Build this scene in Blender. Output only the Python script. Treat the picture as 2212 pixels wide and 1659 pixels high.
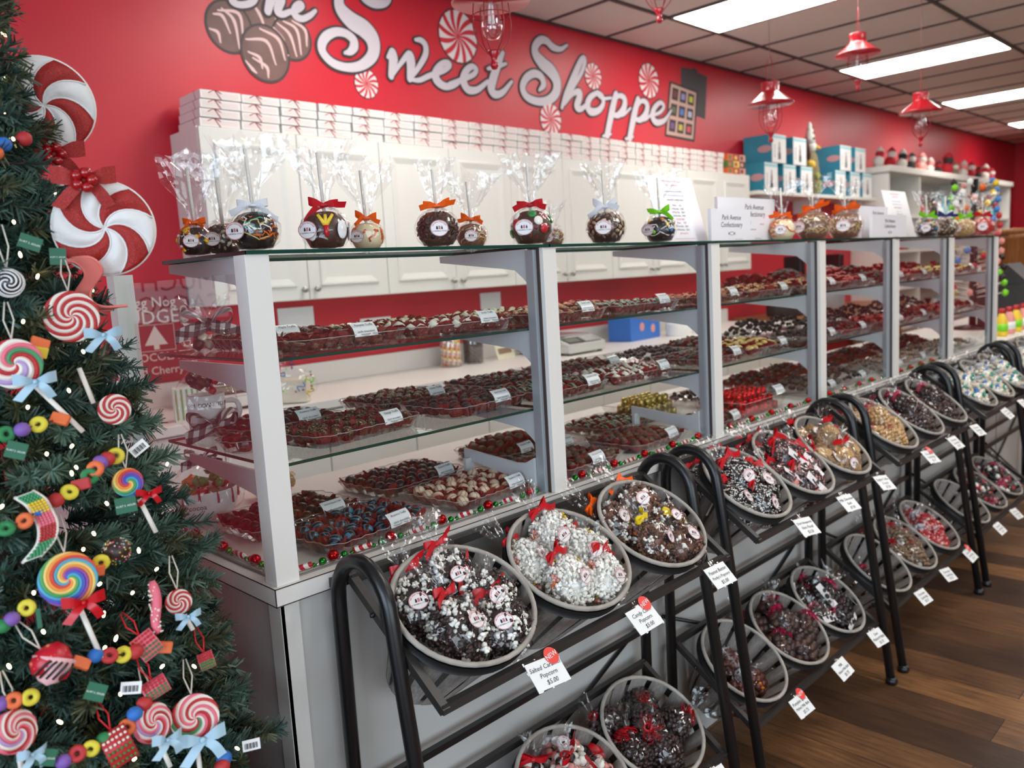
import bpy, bmesh, math, random
from math import sin, cos, pi, radians as R_
from mathutils import Vector, Matrix
random.seed(7)
rnd = random.random
def ru(a, b): return a + (b - a) * rnd()
for o in list(bpy.data.objects): bpy.data.objects.remove(o)
S = bpy.context.scene
COL = S.collection

# ------------------------------------------------------------------ camera, world, light, exposure
F_PX, YAW, PITCH, ROLL = 1766.0, 44.756, 7.506, -3.325
CAM = Vector((-0.676, -1.306, 1.44))
_y, _p, _r = R_(YAW), R_(PITCH), R_(ROLL)
FW = Vector((sin(_y)*cos(_p), cos(_y)*cos(_p), -sin(_p)))
_rt = Vector((cos(_y), -sin(_y), 0)); _up = _rt.cross(FW)
RT = _rt*cos(_r) + _up*sin(_r); UP = -_rt*sin(_r) + _up*cos(_r)
cd = bpy.data.cameras.new('camera'); cam = bpy.data.objects.new('camera', cd); COL.objects.link(cam)
M = Matrix((RT, UP, -FW)).transposed().to_4x4(); M.translation = CAM
cam.matrix_world = M
cd.sensor_fit = 'HORIZONTAL'; cd.sensor_width = 36.0; cd.lens = 36.0*F_PX/2212.0
cd.clip_start = 0.02; cd.clip_end = 60
cd.dof.use_dof = True; cd.dof.focus_distance = 1.62; cd.dof.aperture_fstop = 4.0
S.camera = cam
def at(px, py, x=None, y=None, z=None, d=None):
    """world point seen at a photo pixel, on the plane x=, y= or z= (or at depth d)"""
    v = FW + RT*((px-1106)/F_PX) - UP*((py-829.5)/F_PX)
    if x is not None: t = (x-CAM.x)/v.x
    elif y is not None: t = (y-CAM.y)/v.y
    elif z is not None: t = (z-CAM.z)/v.z
    else: t = d
    return CAM + v*t

S.view_settings.view_transform = 'Standard'; S.view_settings.look = 'None'
S.view_settings.exposure = 0.0; S.view_settings.gamma = 1.0
S.view_settings.use_curve_mapping = False
S.cycles.use_denoising = True
S.cycles.max_bounces = 7; S.cycles.diffuse_bounces = 3; S.cycles.glossy_bounces = 3
S.cycles.transmission_bounces = 4; S.cycles.transparent_max_bounces = 28
S.cycles.caustics_reflective = False; S.cycles.caustics_refractive = False
S.cycles.sample_clamp_indirect = 6.0
W = bpy.data.worlds.new('world'); S.world = W; W.use_nodes = True
W.node_tree.nodes['Background'].inputs[0].default_value = (0.75, 0.86, 1.0, 1)
W.node_tree.nodes['Background'].inputs[1].default_value = 0.35
TROFFER = 14.5                       # strength of the ceiling light diffusers
def area(name, loc, target, sx, sy, power, col):
    l = bpy.data.lights.new(name, 'AREA'); l.shape = 'RECTANGLE'; l.size = sx; l.size_y = sy
    l.energy = power; l.color = col
    o = bpy.data.objects.new(name, l); COL.objects.link(o); o.location = loc
    o.rotation_euler = (Vector(target)-Vector(loc)).to_track_quat('-Z', 'Y').to_euler()
    return o
# daylight entering by the shop windows behind and left of the camera
area('daylight_side_window', (-3.9, -1.6, 1.55), (2, -0.4, 1.2), 3.4, 2.1, 150, (0.66, 0.82, 1.0))
area('daylight_front_window', (-0.9, -5.4, 1.5), (0.6, 0, 1.1), 5.0, 2.1, 150, (0.80, 0.90, 1.0))

# ------------------------------------------------------------------ materials
def lin(c):
    c = c/255.0
    return c/12.92 if c <= 0.04045 else ((c+0.055)/1.055)**2.4
def C(r, g, b): return (lin(r), lin(g), lin(b), 1)
MATS = {}
def mat(name, col=None, rough=0.5, metal=0.0, emit=None, es=1.0, spec=0.5, coat=0.0, bump=None, alpha=None):
    """principled material; bump = (noise scale, strength)"""
    if name in MATS: return MATS[name]
    m = bpy.data.materials.new(name); m.use_nodes = True; MATS[name] = m
    b = m.node_tree.nodes['Principled BSDF']
    b.inputs['Base Color'].default_value = col; b.inputs['Roughness'].default_value = rough
    b.inputs['Metallic'].default_value = metal; b.inputs['Specular IOR Level'].default_value = spec
    b.inputs['Coat Weight'].default_value = coat
    if emit: b.inputs['Emission Color'].default_value = emit; b.inputs['Emission Strength'].default_value = es
    if bump:
        nt = m.node_tree; tc = nt.nodes.new('ShaderNodeTexCoord'); nz = nt.nodes.new('ShaderNodeTexNoise')
        nz.inputs['Scale'].default_value = bump[0]; nz.inputs['Detail'].default_value = 3
        bp = nt.nodes.new('ShaderNodeBump'); bp.inputs['Strength'].default_value = bump[1]; bp.inputs['Distance'].default_value = 0.01
        nt.links.new(tc.outputs['Object'], nz.inputs['Vector']); nt.links.new(nz.outputs['Fac'], bp.inputs['Height'])
        nt.links.new(bp.outputs['Normal'], b.inputs['Normal'])
    return m
def ramp_mat(name, tex, stops, scale=(1, 1, 1), rough=0.5, tscale=10, detail=3, rot=(0, 0, 0), coord='Object', interp='LINEAR', bumpy=0.0, coat=0.0, dist=0.0, metal=0.0):
    """colour from a noise / wave / voronoi texture through a colour ramp"""
    if name in MATS: return MATS[name]
    m = bpy.data.materials.new(name); m.use_nodes = True; MATS[name] = m
    nt = m.node_tree; N = nt.nodes; L = nt.links; b = N['Principled BSDF']
    tc = N.new('ShaderNodeTexCoord'); mp = N.new('ShaderNodeMapping')
    mp.inputs['Scale'].default_value = scale; mp.inputs['Rotation'].default_value = rot
    L.new(tc.outputs[coord], mp.inputs['Vector'])
    t = N.new({'noise': 'ShaderNodeTexNoise', 'wave': 'ShaderNodeTexWave', 'voronoi': 'ShaderNodeTexVoronoi'}[tex])
    t.inputs['Scale'].default_value = tscale
    if tex != 'voronoi':
        t.inputs['Detail'].default_value = detail
        if tex == 'wave': t.inputs['Distortion'].default_value = dist
    L.new(mp.outputs[0], t.inputs['Vector'])
    cr = N.new('ShaderNodeValToRGB'); cr.color_ramp.interpolation = interp
    el = cr.color_ramp.elements
    while len(el) < len(stops): el.new(0.5)
    for e, (p, c) in zip(el, stops): e.position = p; e.color = c
    out = t.outputs['Distance'] if tex == 'voronoi' else t.outputs['Fac']
    L.new(out, cr.inputs['Fac']); L.new(cr.outputs['Color'], b.inputs['Base Color'])
    b.inputs['Roughness'].default_value = rough; b.inputs['Coat Weight'].default_value = coat; b.inputs['Metallic'].default_value = metal
    if bumpy:
        bp = N.new('ShaderNodeBump'); bp.inputs['Strength'].default_value = bumpy; bp.inputs['Distance'].default_value = 0.004
        L.new(out, bp.inputs['Height']); L.new(bp.outputs['Normal'], b.inputs['Normal'])
    return m
def clear_mat(name, tint=(1, 1, 1, 1), rough=0.02, base=0.03, gain=1.0, bump=None):
    """thin clear sheet: transparent plus a Fresnel gloss"""
    if name in MATS: return MATS[name]
    m = bpy.data.materials.new(name); m.use_nodes = True; MATS[name] = m
    nt = m.node_tree; N = nt.nodes; L = nt.links
    N.remove(N['Principled BSDF']); out = N['Material Output']
    tr = N.new('ShaderNodeBsdfTransparent'); tr.inputs[0].default_value = tint
    gl = N.new('ShaderNodeBsdfAnisotropic'); gl.inputs['Roughness'].default_value = rough; gl.inputs['Color'].default_value = (1, 1, 1, 1)
    fr = N.new('ShaderNodeLayerWeight'); fr.inputs['Blend'].default_value = 0.5
    pw = N.new('ShaderNodeMath'); pw.operation = 'POWER'; pw.inputs[1].default_value = 4.6
    ma = N.new('ShaderNodeMath'); ma.operation = 'MULTIPLY_ADD'; ma.use_clamp = True
    ma.inputs[1].default_value = gain*0.92; ma.inputs[2].default_value = base+0.075
    L.new(fr.outputs['Facing'], pw.inputs[0])
    mx = N.new('ShaderNodeMixShader')
    L.new(pw.outputs[0], ma.inputs[0]); L.new(ma.outputs[0], mx.inputs[0])
    L.new(tr.outputs[0], mx.inputs[1]); L.new(gl.outputs[0], mx.inputs[2]); L.new(mx.outputs[0], out.inputs['Surface'])
    if bump:
        tc = N.new('ShaderNodeTexCoord'); nz = N.new('ShaderNodeTexVoronoi'); nz.inputs['Scale'].default_value = bump[0]
        bp = N.new('ShaderNodeBump'); bp.inputs['Strength'].default_value = bump[1]; bp.inputs['Distance'].default_value = 0.01
        L.new(tc.outputs['Object'], nz.inputs['Vector']); L.new(nz.outputs['Distance'], bp.inputs['Height'])
        L.new(bp.outputs['Normal'], gl.inputs['Normal']); L.new(bp.outputs['Normal'], fr.inputs['Normal'])
    return m

WHITE = mat('white_laminate', C(226, 222, 216), 0.38)
WHITE2 = mat('white_cabinet_paint', C(228, 226, 218), 0.42)
TRIMLINE = mat('dark_laminate_edge', C(62, 44, 40), 0.6)
GREYPANEL = mat('grey_counter_panel', C(196, 194, 190), 0.45)
BLACKM = mat('black_painted_steel', C(22, 21, 22), 0.32, spec=0.5)
BLACKB = mat('black_powder_coat', C(46, 42, 40), 0.45)
ALU = mat('grey_aluminium', C(170, 178, 184), 0.35, 0.3)
GLASS = clear_mat('pane_glass', (0.965, 0.985, 0.975, 1), 0.0, 0.0, 1.0)
GLASSEDGE = mat('green_glass_edge', C(14, 62, 52), 0.12, coat=0.5)
SHELFG = clear_mat('shelf_glass', (0.90, 0.96, 0.94, 1), 0.0, 0.0, 1.0)
CELLO = clear_mat('cellophane', (0.985, 0.985, 0.985, 1), 0.06, -0.022, 0.65, bump=(50, 0.28))
PLASTIC = clear_mat('clear_plastic_tray', (0.93, 0.93, 0.93, 1), 0.08, 0.05, 1.0)
PAPER = mat('white_paper', C(238, 238, 236), 0.6)
INK = mat('black_ink', C(28, 26, 30), 0.6)
REDINK = mat('red_ink', C(196, 38, 48), 0.55)
RIBBON_RED = mat('red_satin_ribbon', C(196, 18, 30), 0.35)
CUP = mat('red_paper_cup', C(140, 30, 28), 0.6)
CHOC = mat('dark_chocolate', C(44, 24, 20), 0.36)
MILK = mat('milk_chocolate', C(74, 44, 32), 0.4)
STEM = mat('white_stick', C(232, 228, 218), 0.5)

# ------------------------------------------------------------------ mesh builder
def _ico(sub):
    bm = bmesh.new(); bmesh.ops.create_icosphere(bm, subdivisions=sub, radius=1)
    v = [Vector(x.co) for x in bm.verts]; f = [[y.index for y in x.verts] for x in bm.faces]; bm.free(); return v, f
ICO = {1: _ico(1), 2: _ico(2), 3: _ico(3)}
def T(x=0, y=0, z=0): return Matrix.Translation((x, y, z))
def Rz(a): return Matrix.Rotation(a, 4, 'Z')
def Rx(a): return Matrix.Rotation(a, 4, 'X')
def Ry(a): return Matrix.Rotation(a, 4, 'Y')
def Sc(x, y=None, z=None):
    return Matrix.Diagonal((x, x if y is None else y, x if z is None else z, 1))
def frame(o, zx, up=(0, 0, 1)):
    """matrix with local z along zx, origin o"""
    z = Vector(zx).normalized(); u = Vector(up)
    if abs(z.dot(u.normalized())) > 0.98: u = Vector((0, 1, 0))
    x = u.cross(z).normalized(); y = z.cross(x)
    m = Matrix((x, y, z)).transposed().to_4x4(); m.translation = Vector(o); return m
def crom(pts, n=6, closed=False):
    """Catmull-Rom through points"""
    P = [Vector(p) for p in pts]; out = []; k = len(P)
    for i in range(k if closed else k-1):
        a = P[i-1] if (i or closed) else P[0]*2-P[1]
        b = P[i]; c = P[(i+1) % k]
        d = P[(i+2) % k] if (closed or i+2 < k) else P[-1]*2-P[-2]
        for j in range(n):
            t = j/n
            out.append(0.5*((2*b)+(c-a)*t+(2*a-5*b+4*c-d)*t*t+(3*b-a-3*c+d)*t**3))
    if not closed: out.append(P[-1])
    return out
class MB:
    def __init__(s): s.v = []; s.f = []; s.m = []; s.s = []
    def add(s, vs, fs, mi=0, M=None, smooth=True):
        b = len(s.v)
        if M is not None: s.v.extend([M @ Vector(v) for v in vs])
        else: s.v.extend([Vector(v) for v in vs])
        for f in fs:
            s.f.append([b+i for i in f]); s.m.append(mi); s.s.append(smooth)
        return s
    def box(s, a, b, mi=0, M=None, bev=0.0):
        x0, y0, z0 = a; x1, y1, z1 = b
        if bev <= 0:
            vs = [(x0,y0,z0),(x1,y0,z0),(x1,y1,z0),(x0,y1,z0),(x0,y0,z1),(x1,y0,z1),(x1,y1,z1),(x0,y1,z1)]
            return s.add(vs, [(0,3,2,1),(4,5,6,7),(0,1,5,4),(1,2,6,5),(2,3,7,6),(3,0,4,7)], mi, M, False)
        bm = bmesh.new(); bmesh.ops.create_cube(bm, size=1)
        for v in bm.verts: v.co = Vector(((x0+x1)/2+v.co.x*(x1-x0), (y0+y1)/2+v.co.y*(y1-y0), (z0+z1)/2+v.co.z*(z1-z0)))
        bmesh.ops.bevel(bm, geom=list(bm.edges), offset=bev, segments=2, affect='EDGES', profile=0.5)
        bm.verts.index_update()
        vs = [Vector(v.co) for v in bm.verts]; fs = [[v.index for v in f.verts] for f in bm.faces]; bm.free()
        return s.add(vs, fs, mi, M, False)
    def cbox(s, c, sz, mi=0, M=None, bev=0.0):
        return s.box([c[i]-sz[i]/2 for i in range(3)], [c[i]+sz[i]/2 for i in range(3)], mi, M, bev)
    def tube(s, pts, r, n=8, mi=0, closed=False, M=None, cap=True, flat=1.0):
        P = [Vector(p) for p in pts]; k = len(P); rs = r if isinstance(r, (list, tuple)) else [r]*k
        tg = []
        for i in range(k):
            a = P[i-1] if (i or closed) else P[0]; b = P[(i+1) % k] if (closed or i+1 < k) else P[-1]
            tg.append((b-a).normalized() if (b-a).length > 1e-9 else Vector((0, 0, 1)))
        u = Vector((0, 0, 1)) if abs(tg[0].z) < 0.9 else Vector((1, 0, 0))
        u = (u-tg[0]*u.dot(tg[0])).normalized(); vs = []
        for i in range(k):
            u = u-tg[i]*u.dot(tg[i]); u = u.normalized() if u.length > 1e-6 else tg[i].orthogonal().normalized()
            w = tg[i].cross(u)
            for j in range(n):
                a = 2*pi*j/n; vs.append(P[i]+(u*cos(a)+w*sin(a)*flat)*rs[i])
        fs = []
        for i in range(k if closed else k-1):
            for j in range(n):
                a, b = i*n+j, i*n+(j+1) % n; c, d = ((i+1) % k)*n+(j+1) % n, ((i+1) % k)*n+j
                fs.append((a, b, c, d))
        if cap and not closed: fs += [tuple(range(n))[::-1], tuple((k-1)*n+j for j in range(n))]
        return s.add(vs, fs, mi, M, True)
    def lathe(s, prof, n=16, mi=0, M=None, smooth=True, wob=None):
        vs = []; fs = []
        for i, (r, z) in enumerate(prof):
            for j in range(n):
                a = 2*pi*j/n; q = r*(wob(i, j) if wob else 1)
                vs.append((q*cos(a), q*sin(a), z))
        for i in range(len(prof)-1):
            for j in range(n):
                fs.append((i*n+j, i*n+(j+1) % n, (i+1)*n+(j+1) % n, (i+1)*n+j))
        if prof[0][0] > 1e-5 and not wob: fs.append(tuple(range(n))[::-1])
        if prof[-1][0] > 1e-5 and not wob: fs.append(tuple((len(prof)-1)*n+j for j in range(n)))
        return s.add(vs, fs, mi, M, smooth)
    def ico(s, c, r, sub=1, mi=0, M=None, jit=0.0):
        if not isinstance(r, (tuple, list)): r = (r, r, r)
        v, f = ICO[sub]; m = T(*c) @ (M or Matrix()) @ Sc(*r)
        vs = v if not jit else [q*(1+ru(-jit, jit)) for q in v]
        return s.add(vs, f, mi, m, True)
    def disc(s, r, n=20, mi=0, M=None, ry=None, z=0.0):
        ry = r if ry is None else ry
        return s.add([(r*cos(2*pi*i/n), ry*sin(2*pi*i/n), z) for i in range(n)], [tuple(range(n))], mi, M, False)
    def ring(s, r0, r1, n=24, mi=0, M=None, z=0.0, asp=1.0):
        vs = [(q*cos(2*pi*i/n), q*asp*sin(2*pi*i/n), z) for q in (r0, r1) for i in range(n)]
        return s.add(vs, [(i, (i+1) % n, n+(i+1) % n, n+i) for i in range(n)], mi, M, False)
    def strip(s, pts, wv, mi=0, M=None):
        """ribbon: centre points with a half-width vector (one, or one each)"""
        k = len(pts); W_ = wv if isinstance(wv, list) else [wv]*k; vs = []
        for p, w in zip(pts, W_): vs += [Vector(p)-Vector(w), Vector(p)+Vector(w)]
        return s.add(vs, [(2*i, 2*i+1, 2*i+3, 2*i+2) for i in range(k-1)], mi, M, True)
    def text(s, body, size, mi=0, M=None, align='CENTER', shear=0.0):
        v, f = text_mesh(body, align, shear)
        return s.add(v, f, mi, (M or Matrix()) @ Sc(size), False)
    def build(s, name, mats, parent=None, M=None):
        me = bpy.data.meshes.new(name); me.from_pydata([tuple(v) for v in s.v], [], s.f)
        for m in (mats if isinstance(mats, (list, tuple)) else [mats]): me.materials.append(m)
        me.polygons.foreach_set('material_index', s.m); me.polygons.foreach_set('use_smooth', s.s); me.update()
        o = bpy.data.objects.new(name, me); COL.objects.link(o)
        if parent is not None: o.parent = parent
        if M is not None: o.matrix_local = M
        return o
_TX = {}
def text_mesh(body, align='CENTER', shear=0.0):
    k = (body, align, shear)
    if k not in _TX:
        c = bpy.data.curves.new('t', 'FONT'); c.body = body; c.align_x = align; c.align_y = 'CENTER'; c.size = 1.0
        c.shear = shear; c.resolution_u = 2
        o = bpy.data.objects.new('t', c); me = bpy.data.meshes.new_from_object(o)
        _TX[k] = ([Vector(v.co) for v in me.vertices], [tuple(p.vertices) for p in me.polygons])
        bpy.data.objects.remove(o); bpy.data.curves.remove(c); bpy.data.meshes.remove(me)
    return _TX[k]
def tag(o, label=None, cat=None, group=None, kind=None):
    if label: o['label'] = label
    if cat: o['category'] = cat
    if group: o['group'] = group
    if kind: o['kind'] = kind
    return o
def thing(name, label, cat, M=None, group=None):
    o = bpy.data.objects.new(name, None); COL.objects.link(o); o.empty_display_size = 0.02
    if M is not None: o.matrix_world = M if isinstance(M, Matrix) else T(*M)
    return tag(o, label, cat, group)
KIDS = {}
def kids(o): return [c for c in bpy.data.objects if c.parent == o]
class Proto:
    """a thing built once: part list kept so that copies need no scene scan"""
    def __init__(s, root, parts): s.root = root; s.parts = parts; s.used = False   # parts: (object, parent index or -1)
    def put(s, M, label=None, group=None, swap=None, cat=None):
        if not s.used:
            s.used = True; r = s.root; made = [p for p, _ in s.parts]
        else:
            r = s.root.copy(); COL.objects.link(r); made = []
            for p, pi_ in s.parts:
                c = p.copy(); COL.objects.link(c); c.parent = r if pi_ < 0 else made[pi_]; made.append(c)
        r.matrix_world = M
        if label: r['label'] = label
        if group: r['group'] = group
        if cat: r['category'] = cat
        return r
def structure(name, mb, mats): return tag(mb.build(name, mats), kind='structure')

# ------------------------------------------------------------------ the setting
YW, ZC = 2.372, 3.047                 # back wall, ceiling height
XL, XR, YF = -4.0, 14.5, -5.5
RED = ramp_mat('red_wall_paint', 'noise', [(0.3, C(197, 30, 48)), (0.7, C(203, 34, 52))], tscale=3, rough=0.42)
FLOORM = bpy.data.materials.new('wood_plank_floor'); FLOORM.use_nodes = True
def _floor():
    nt = FLOORM.node_tree; N = nt.nodes; L = nt.links; b = N['Principled BSDF']
    tc = N.new('ShaderNodeTexCoord'); mp = N.new('ShaderNodeMapping'); mp.inputs['Rotation'].default_value = (0, 0, pi/2)
    L.new(tc.outputs['Object'], mp.inputs['Vector'])
    br = N.new('ShaderNodeTexBrick'); br.offset = 0.37; br.inputs['Scale'].default_value = 1.0
    br.inputs['Brick Width'].default_value = 1.05; br.inputs['Row Height'].default_value = 0.155
    br.inputs['Mortar Size'].default_value = 0.0016; br.inputs['Bias'].default_value = 0.0
    br.inputs['Color1'].default_value = C(76, 52, 36); br.inputs['Color2'].default_value = C(164, 118, 76)
    br.inputs['Mortar'].default_value = C(38, 24, 16); L.new(mp.outputs[0], br.inputs['Vector'])
    g = N.new('ShaderNodeMapping'); g.inputs['Scale'].default_value = (34, 3.0, 1); L.new(tc.outputs['Object'], g.inputs['Vector'])
    nz = N.new('ShaderNodeTexNoise'); nz.inputs['Scale'].default_value = 2.2; nz.inputs['Detail'].default_value = 6; nz.inputs['Roughness'].default_value = 0.65
    L.new(g.outputs[0], nz.inputs['Vector'])
    cr = N.new('ShaderNodeValToRGB'); cr.color_ramp.elements[0].position = 0.32; cr.color_ramp.elements[1].position = 0.68
    cr.color_ramp.elements[0].color = (0.42, 0.36, 0.32, 1); cr.color_ramp.elements[1].color = (1.15, 1.1, 1.0, 1)
    L.new(nz.outputs['Fac'], cr.inputs['Fac'])
    n2 = N.new('ShaderNodeTexNoise'); n2.inputs['Scale'].default_value = 3.5; n2.inputs['Detail'].default_value = 4
    L.new(tc.outputs['Object'], n2.inputs['Vector'])
    c2 = N.new('ShaderNodeValToRGB'); c2.color_ramp.elements[0].position = 0.3; c2.color_ramp.elements[1].position = 0.7
    c2.color_ramp.elements[0].color = (0.55, 0.52, 0.5, 1); c2.color_ramp.elements[1].color = (1.1, 1.1, 1.1, 1); L.new(n2.outputs['Fac'], c2.inputs['Fac'])
    m1 = N.new('ShaderNodeMixRGB'); m1.blend_type = 'MULTIPLY'; m1.inputs[0].default_value = 1
    m2 = N.new('ShaderNodeMixRGB'); m2.blend_type = 'MULTIPLY'; m2.inputs[0].default_value = 1
    L.new(br.outputs['Color'], m1.inputs[1]); L.new(cr.outputs[0], m1.inputs[2])
    L.new(m1.outputs[0], m2.inputs[1]); L.new(c2.outputs[0], m2.inputs[2]); L.new(m2.outputs[0], b.inputs['Base Color'])
    b.inputs['Roughness'].default_value = 0.42
_floor()
TILE = ramp_mat('ceiling_tile', 'noise', [(0.35, C(214, 206, 200)), (0.65, C(226, 220, 214))], tscale=160, rough=0.9, bumpy=0.15)
GRID = mat('ceiling_grid_dark', C(70, 62, 60), 0.6)
WALLW = mat('taupe_wall_paint', C(128, 124, 118), 0.7)
structure('floor', MB().box((XL, YF, -0.1), (XR, YW+0.1, 0)), FLOORM)
structure('wall_back', MB().box((XL, YW, 0), (XR, YW+0.12, ZC+0.2)), RED)
structure('wall_right', MB().box((XR, YF, 0), (XR+0.12, YW+0.12, ZC+0.2)), RED)
def wall_with_window(name, axis, a, b, w0, w1, z0, z1, at_):
    m = MB()
    def bx(p, q, u, v):
        if axis == 'x': m.box((at_, p, u), (at_+0.12, q, v))
        else: m.box((p, at_, u), (q, at_+0.12, v))
    bx(a, b, 0, z0); bx(a, b, z1, ZC+0.2); bx(a, w0, z0, z1); bx(w1, b, z0, z1)
    return structure(name, m, WALLW)
wall_with_window('wall_left', 'x', YF, YW+0.12, -3.3, 0.1, 0.5, 2.6, XL-0.12)
wall_with_window('wall_front', 'y', XL, XR, -3.4, 1.6, 0.45, 2.55, YF-0.12)
def window(n, axis, w0, w1, z0, z1, at_):
    m = MB(); t = 0.05
    def bx(p, q, u, v, mi, d0=0.02, d1=0.1):
        if axis == 'x': m.box((at_+d0, p, u), (at_+d1, q, v), mi)
        else: m.box((p, at_+d0, u), (q, at_+d1, v), mi)
    for p, q in ((w0, w0+t), (w1-t, w1), ((w0+w1)/2-t/2, (w0+w1)/2+t/2)): bx(p, q, z0, z1, 0)
    bx(w0, w1, z0, z0+t, 0); bx(w0, w1, z1-t, z1, 0); bx(w0, w1, z0, z1, 1, 0.055, 0.065)
    structure('window_%d' % n, m, [ALU, GLASS])
window(1, 'x', -3.3, 0.1, 0.5, 2.6, XL-0.12); window(2, 'y', -3.4, 1.6, 0.45, 2.55, YF-0.12)
# ceiling: tile slab with the light openings simply covered by the fixtures; grid of dark tees
structure('ceiling', MB().box((XL, YF, ZC+0.004), (XR, YW, ZC+0.2)), TILE)
AX, R1 = 3.46, 0.529                 # grid origin along x, width of the cut row at the wall
LIGHT_X = [AX+0.61*1, AX+0.61*5.18, AX+0.61*9.5, AX+0.61*13.74]
g = MB(); k0 = int((XL-AX)/0.61)
for k in range(k0, int((XR-AX)/0.61)+1):
    x = AX+0.61*k; g.box((x-0.011, YF, ZC-0.004), (x+0.011, YW, ZC+0.006))
yy = YW-R1
while yy > YF: g.box((XL, yy-0.013, ZC-0.006), (XR, yy+0.013, ZC+0.006)); yy -= 1.22
g.box((XL, YW-0.02, ZC-0.008), (XR, YW, ZC+0.006))
tag(g.build('ceiling_grid', GRID), kind='structure').name = 'trim_1'
DIFF = mat('light_diffuser', C(255, 253, 248), 0.5, emit=(1.0, 0.965, 0.92, 1), es=TROFFER)
LFRAME = mat('light_frame', C(200, 196, 190), 0.5)
rows = [YW-R1-0.61, YW-R1-0.61-2.44, YW-R1-0.61-4.88]
names_r = ['nearest the red wall', 'over the shop aisle', 'over the front of the shop']
cols = [LIGHT_X[0]-5.25, LIGHT_X[0]-2.63] + LIGHT_X
ord_ = ['first from the left', 'above the tree', 'largest in view', 'second along the row', 'third along the row', 'farthest along the row']
LP = None
for ri, y in enumerate(rows):
    for ci, x in enumerate(cols):
        if ci == 0 or (ri and ci == 5): continue
        fr = MB(); x0, x1, y0, y1 = x+0.012, x+0.598, y-0.597, y+0.597
        for a, b in (((x0, y0), (x0+0.012, y1)), ((x1-0.012, y0), (x1, y1)), ((x0, y0), (x1, y0+0.012)), ((x0, y1-0.012), (x1, y1))):
            fr.box((a[0], a[1], ZC-0.007), (b[0], b[1], ZC+0.004))
        t = thing('ceiling_light', 'recessed white ceiling light panel, %s, row %s' % (ord_[ci], names_r[ri]), 'ceiling light', (0, 0, 0), 'recessed ceiling light panels')
        fr.build('frame', LFRAME, t)
        MB().box((x0+0.012, y0+0.012, ZC-0.004), (x1-0.012, y1-0.012, ZC+0.003)).build('diffuser', DIFF, t)

# ------------------------------------------------------------------ service counter and display case
ZD, ZT = 0.9137, 1.502               # deck height, underside of the top glass
PX = [0.0, 0.7452, 1.4815, 2.2125, 2.9298, 3.6472, 4.39]
PW, PD = 0.0455, 0.0415
XEND, DY = 4.62, 0.705               # case end, deck depth
CEND = 6.4                           # far end of the counter
t = thing('counter', 'long white service counter with dark edged worktop carrying the display case', 'counter')
m = MB(); m.box((0.012, 0.012, 0.0), (CEND, DY-0.02, ZD-0.034)); m.build('base', GREYPANEL, t)
m = MB(); m.box((0.004, 0.005, 0), (0.042, 0.012, ZD-0.034)); m.box((0.005, 0.005, 0), (0.012, 0.05, ZD-0.034))
m.build('corner_trim', WHITE, t)
m = MB()
m.box((-0.0086, -0.0075, ZD-0.034), (CEND, DY, ZD-0.0012)); m.box((-0.008, -0.007, ZD-0.0012), (CEND, DY, ZD), 0)
e = 0.0007
for z in (ZD-0.0012, ZD-0.034):
    m.box((-0.0086-e, -0.0075-e, z-0.0006), (CEND, -0.0075, z+0.0012), 1); m.box((-0.0086-e, -0.0075-e, z-0.0006), (-0.0086, DY, z+0.0012), 1)
m.box((-0.0086-e, -0.0075-e, ZD-0.034), (-0.0076, -0.0065, ZD), 1)
for x in (1.83, 3.9): m.box((x-0.001, -0.0075-e, ZD-0.034), (x+0.001, -0.007, ZD), 1)
m.build('worktop', [WHITE, TRIMLINE], t)
for x in (2.1, 4.5): MB().box((x-0.0015, 0.010, 0.1), (x+0.0015, 0.013, ZD-0.04)).build('panel_seam', TRIMLINE, t)

case = thing('display_case', 'white framed glass confectionery display case standing on the long counter', 'display case')
for i, x in enumerate(PX):
    m = MB(); m.box((x, 0, ZD), (x+PW, PD, ZT), 0, None, 0.0008)
    if i: m.box((x-0.014, 0.02, ZD), (x-0.003, 0.045, ZT-0.004), 1); m.box((x-0.003, 0.012, ZD), (x, 0.04, ZT), 2)
    m.build('post', [WHITE, ALU, TRIMLINE], case)
m = MB(); m.box((0, 0.612, ZD), (0.042, 0.655, ZT-0.01)); m.build('post', WHITE2, case)
m = MB(); m.box((XEND-0.03, 0.61, ZD), (XEND+0.012, 0.655, ZT-0.01)); m.build('post', WHITE2, case)
def pane(m, a, b, mi=0): m.box(a, b, mi)
for i in range(len(PX)-1):
    m = MB(); x0, x1 = PX[i]+PW, PX[i+1]-0.014
    vs = [(x0, 0.018, ZD+0.002), (x1, 0.018, ZD+0.002), (x1, 0.018, ZT-0.003), (x0, 0.018, ZT-0.003)]
    m.add(vs, [(0, 1, 2, 3)], 0, None, False); m.build('glass_pane', GLASS, case)
    m = MB(); m.box((x0, 0.016, ZD), (x1, 0.0215, ZD+0.003)); m.build('pane_channel', mat('channel_grey', C(120, 116, 112), 0.4), case)
m = MB(); m.add([(0.016, PD, ZD+0.002), (0.016, 0.612, ZD+0.002), (0.016, 0.612, ZT-0.03), (0.016, PD, ZT-0.03)], [(0, 1, 2, 3)], 0, None, False)
m.build('glass_pane', GLASS, case)
m = MB(); m.box((0.014, PD, ZD), (0.0195, 0.612, ZD+0.003)); m.build('pane_channel', MATS['channel_grey'], case)
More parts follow.
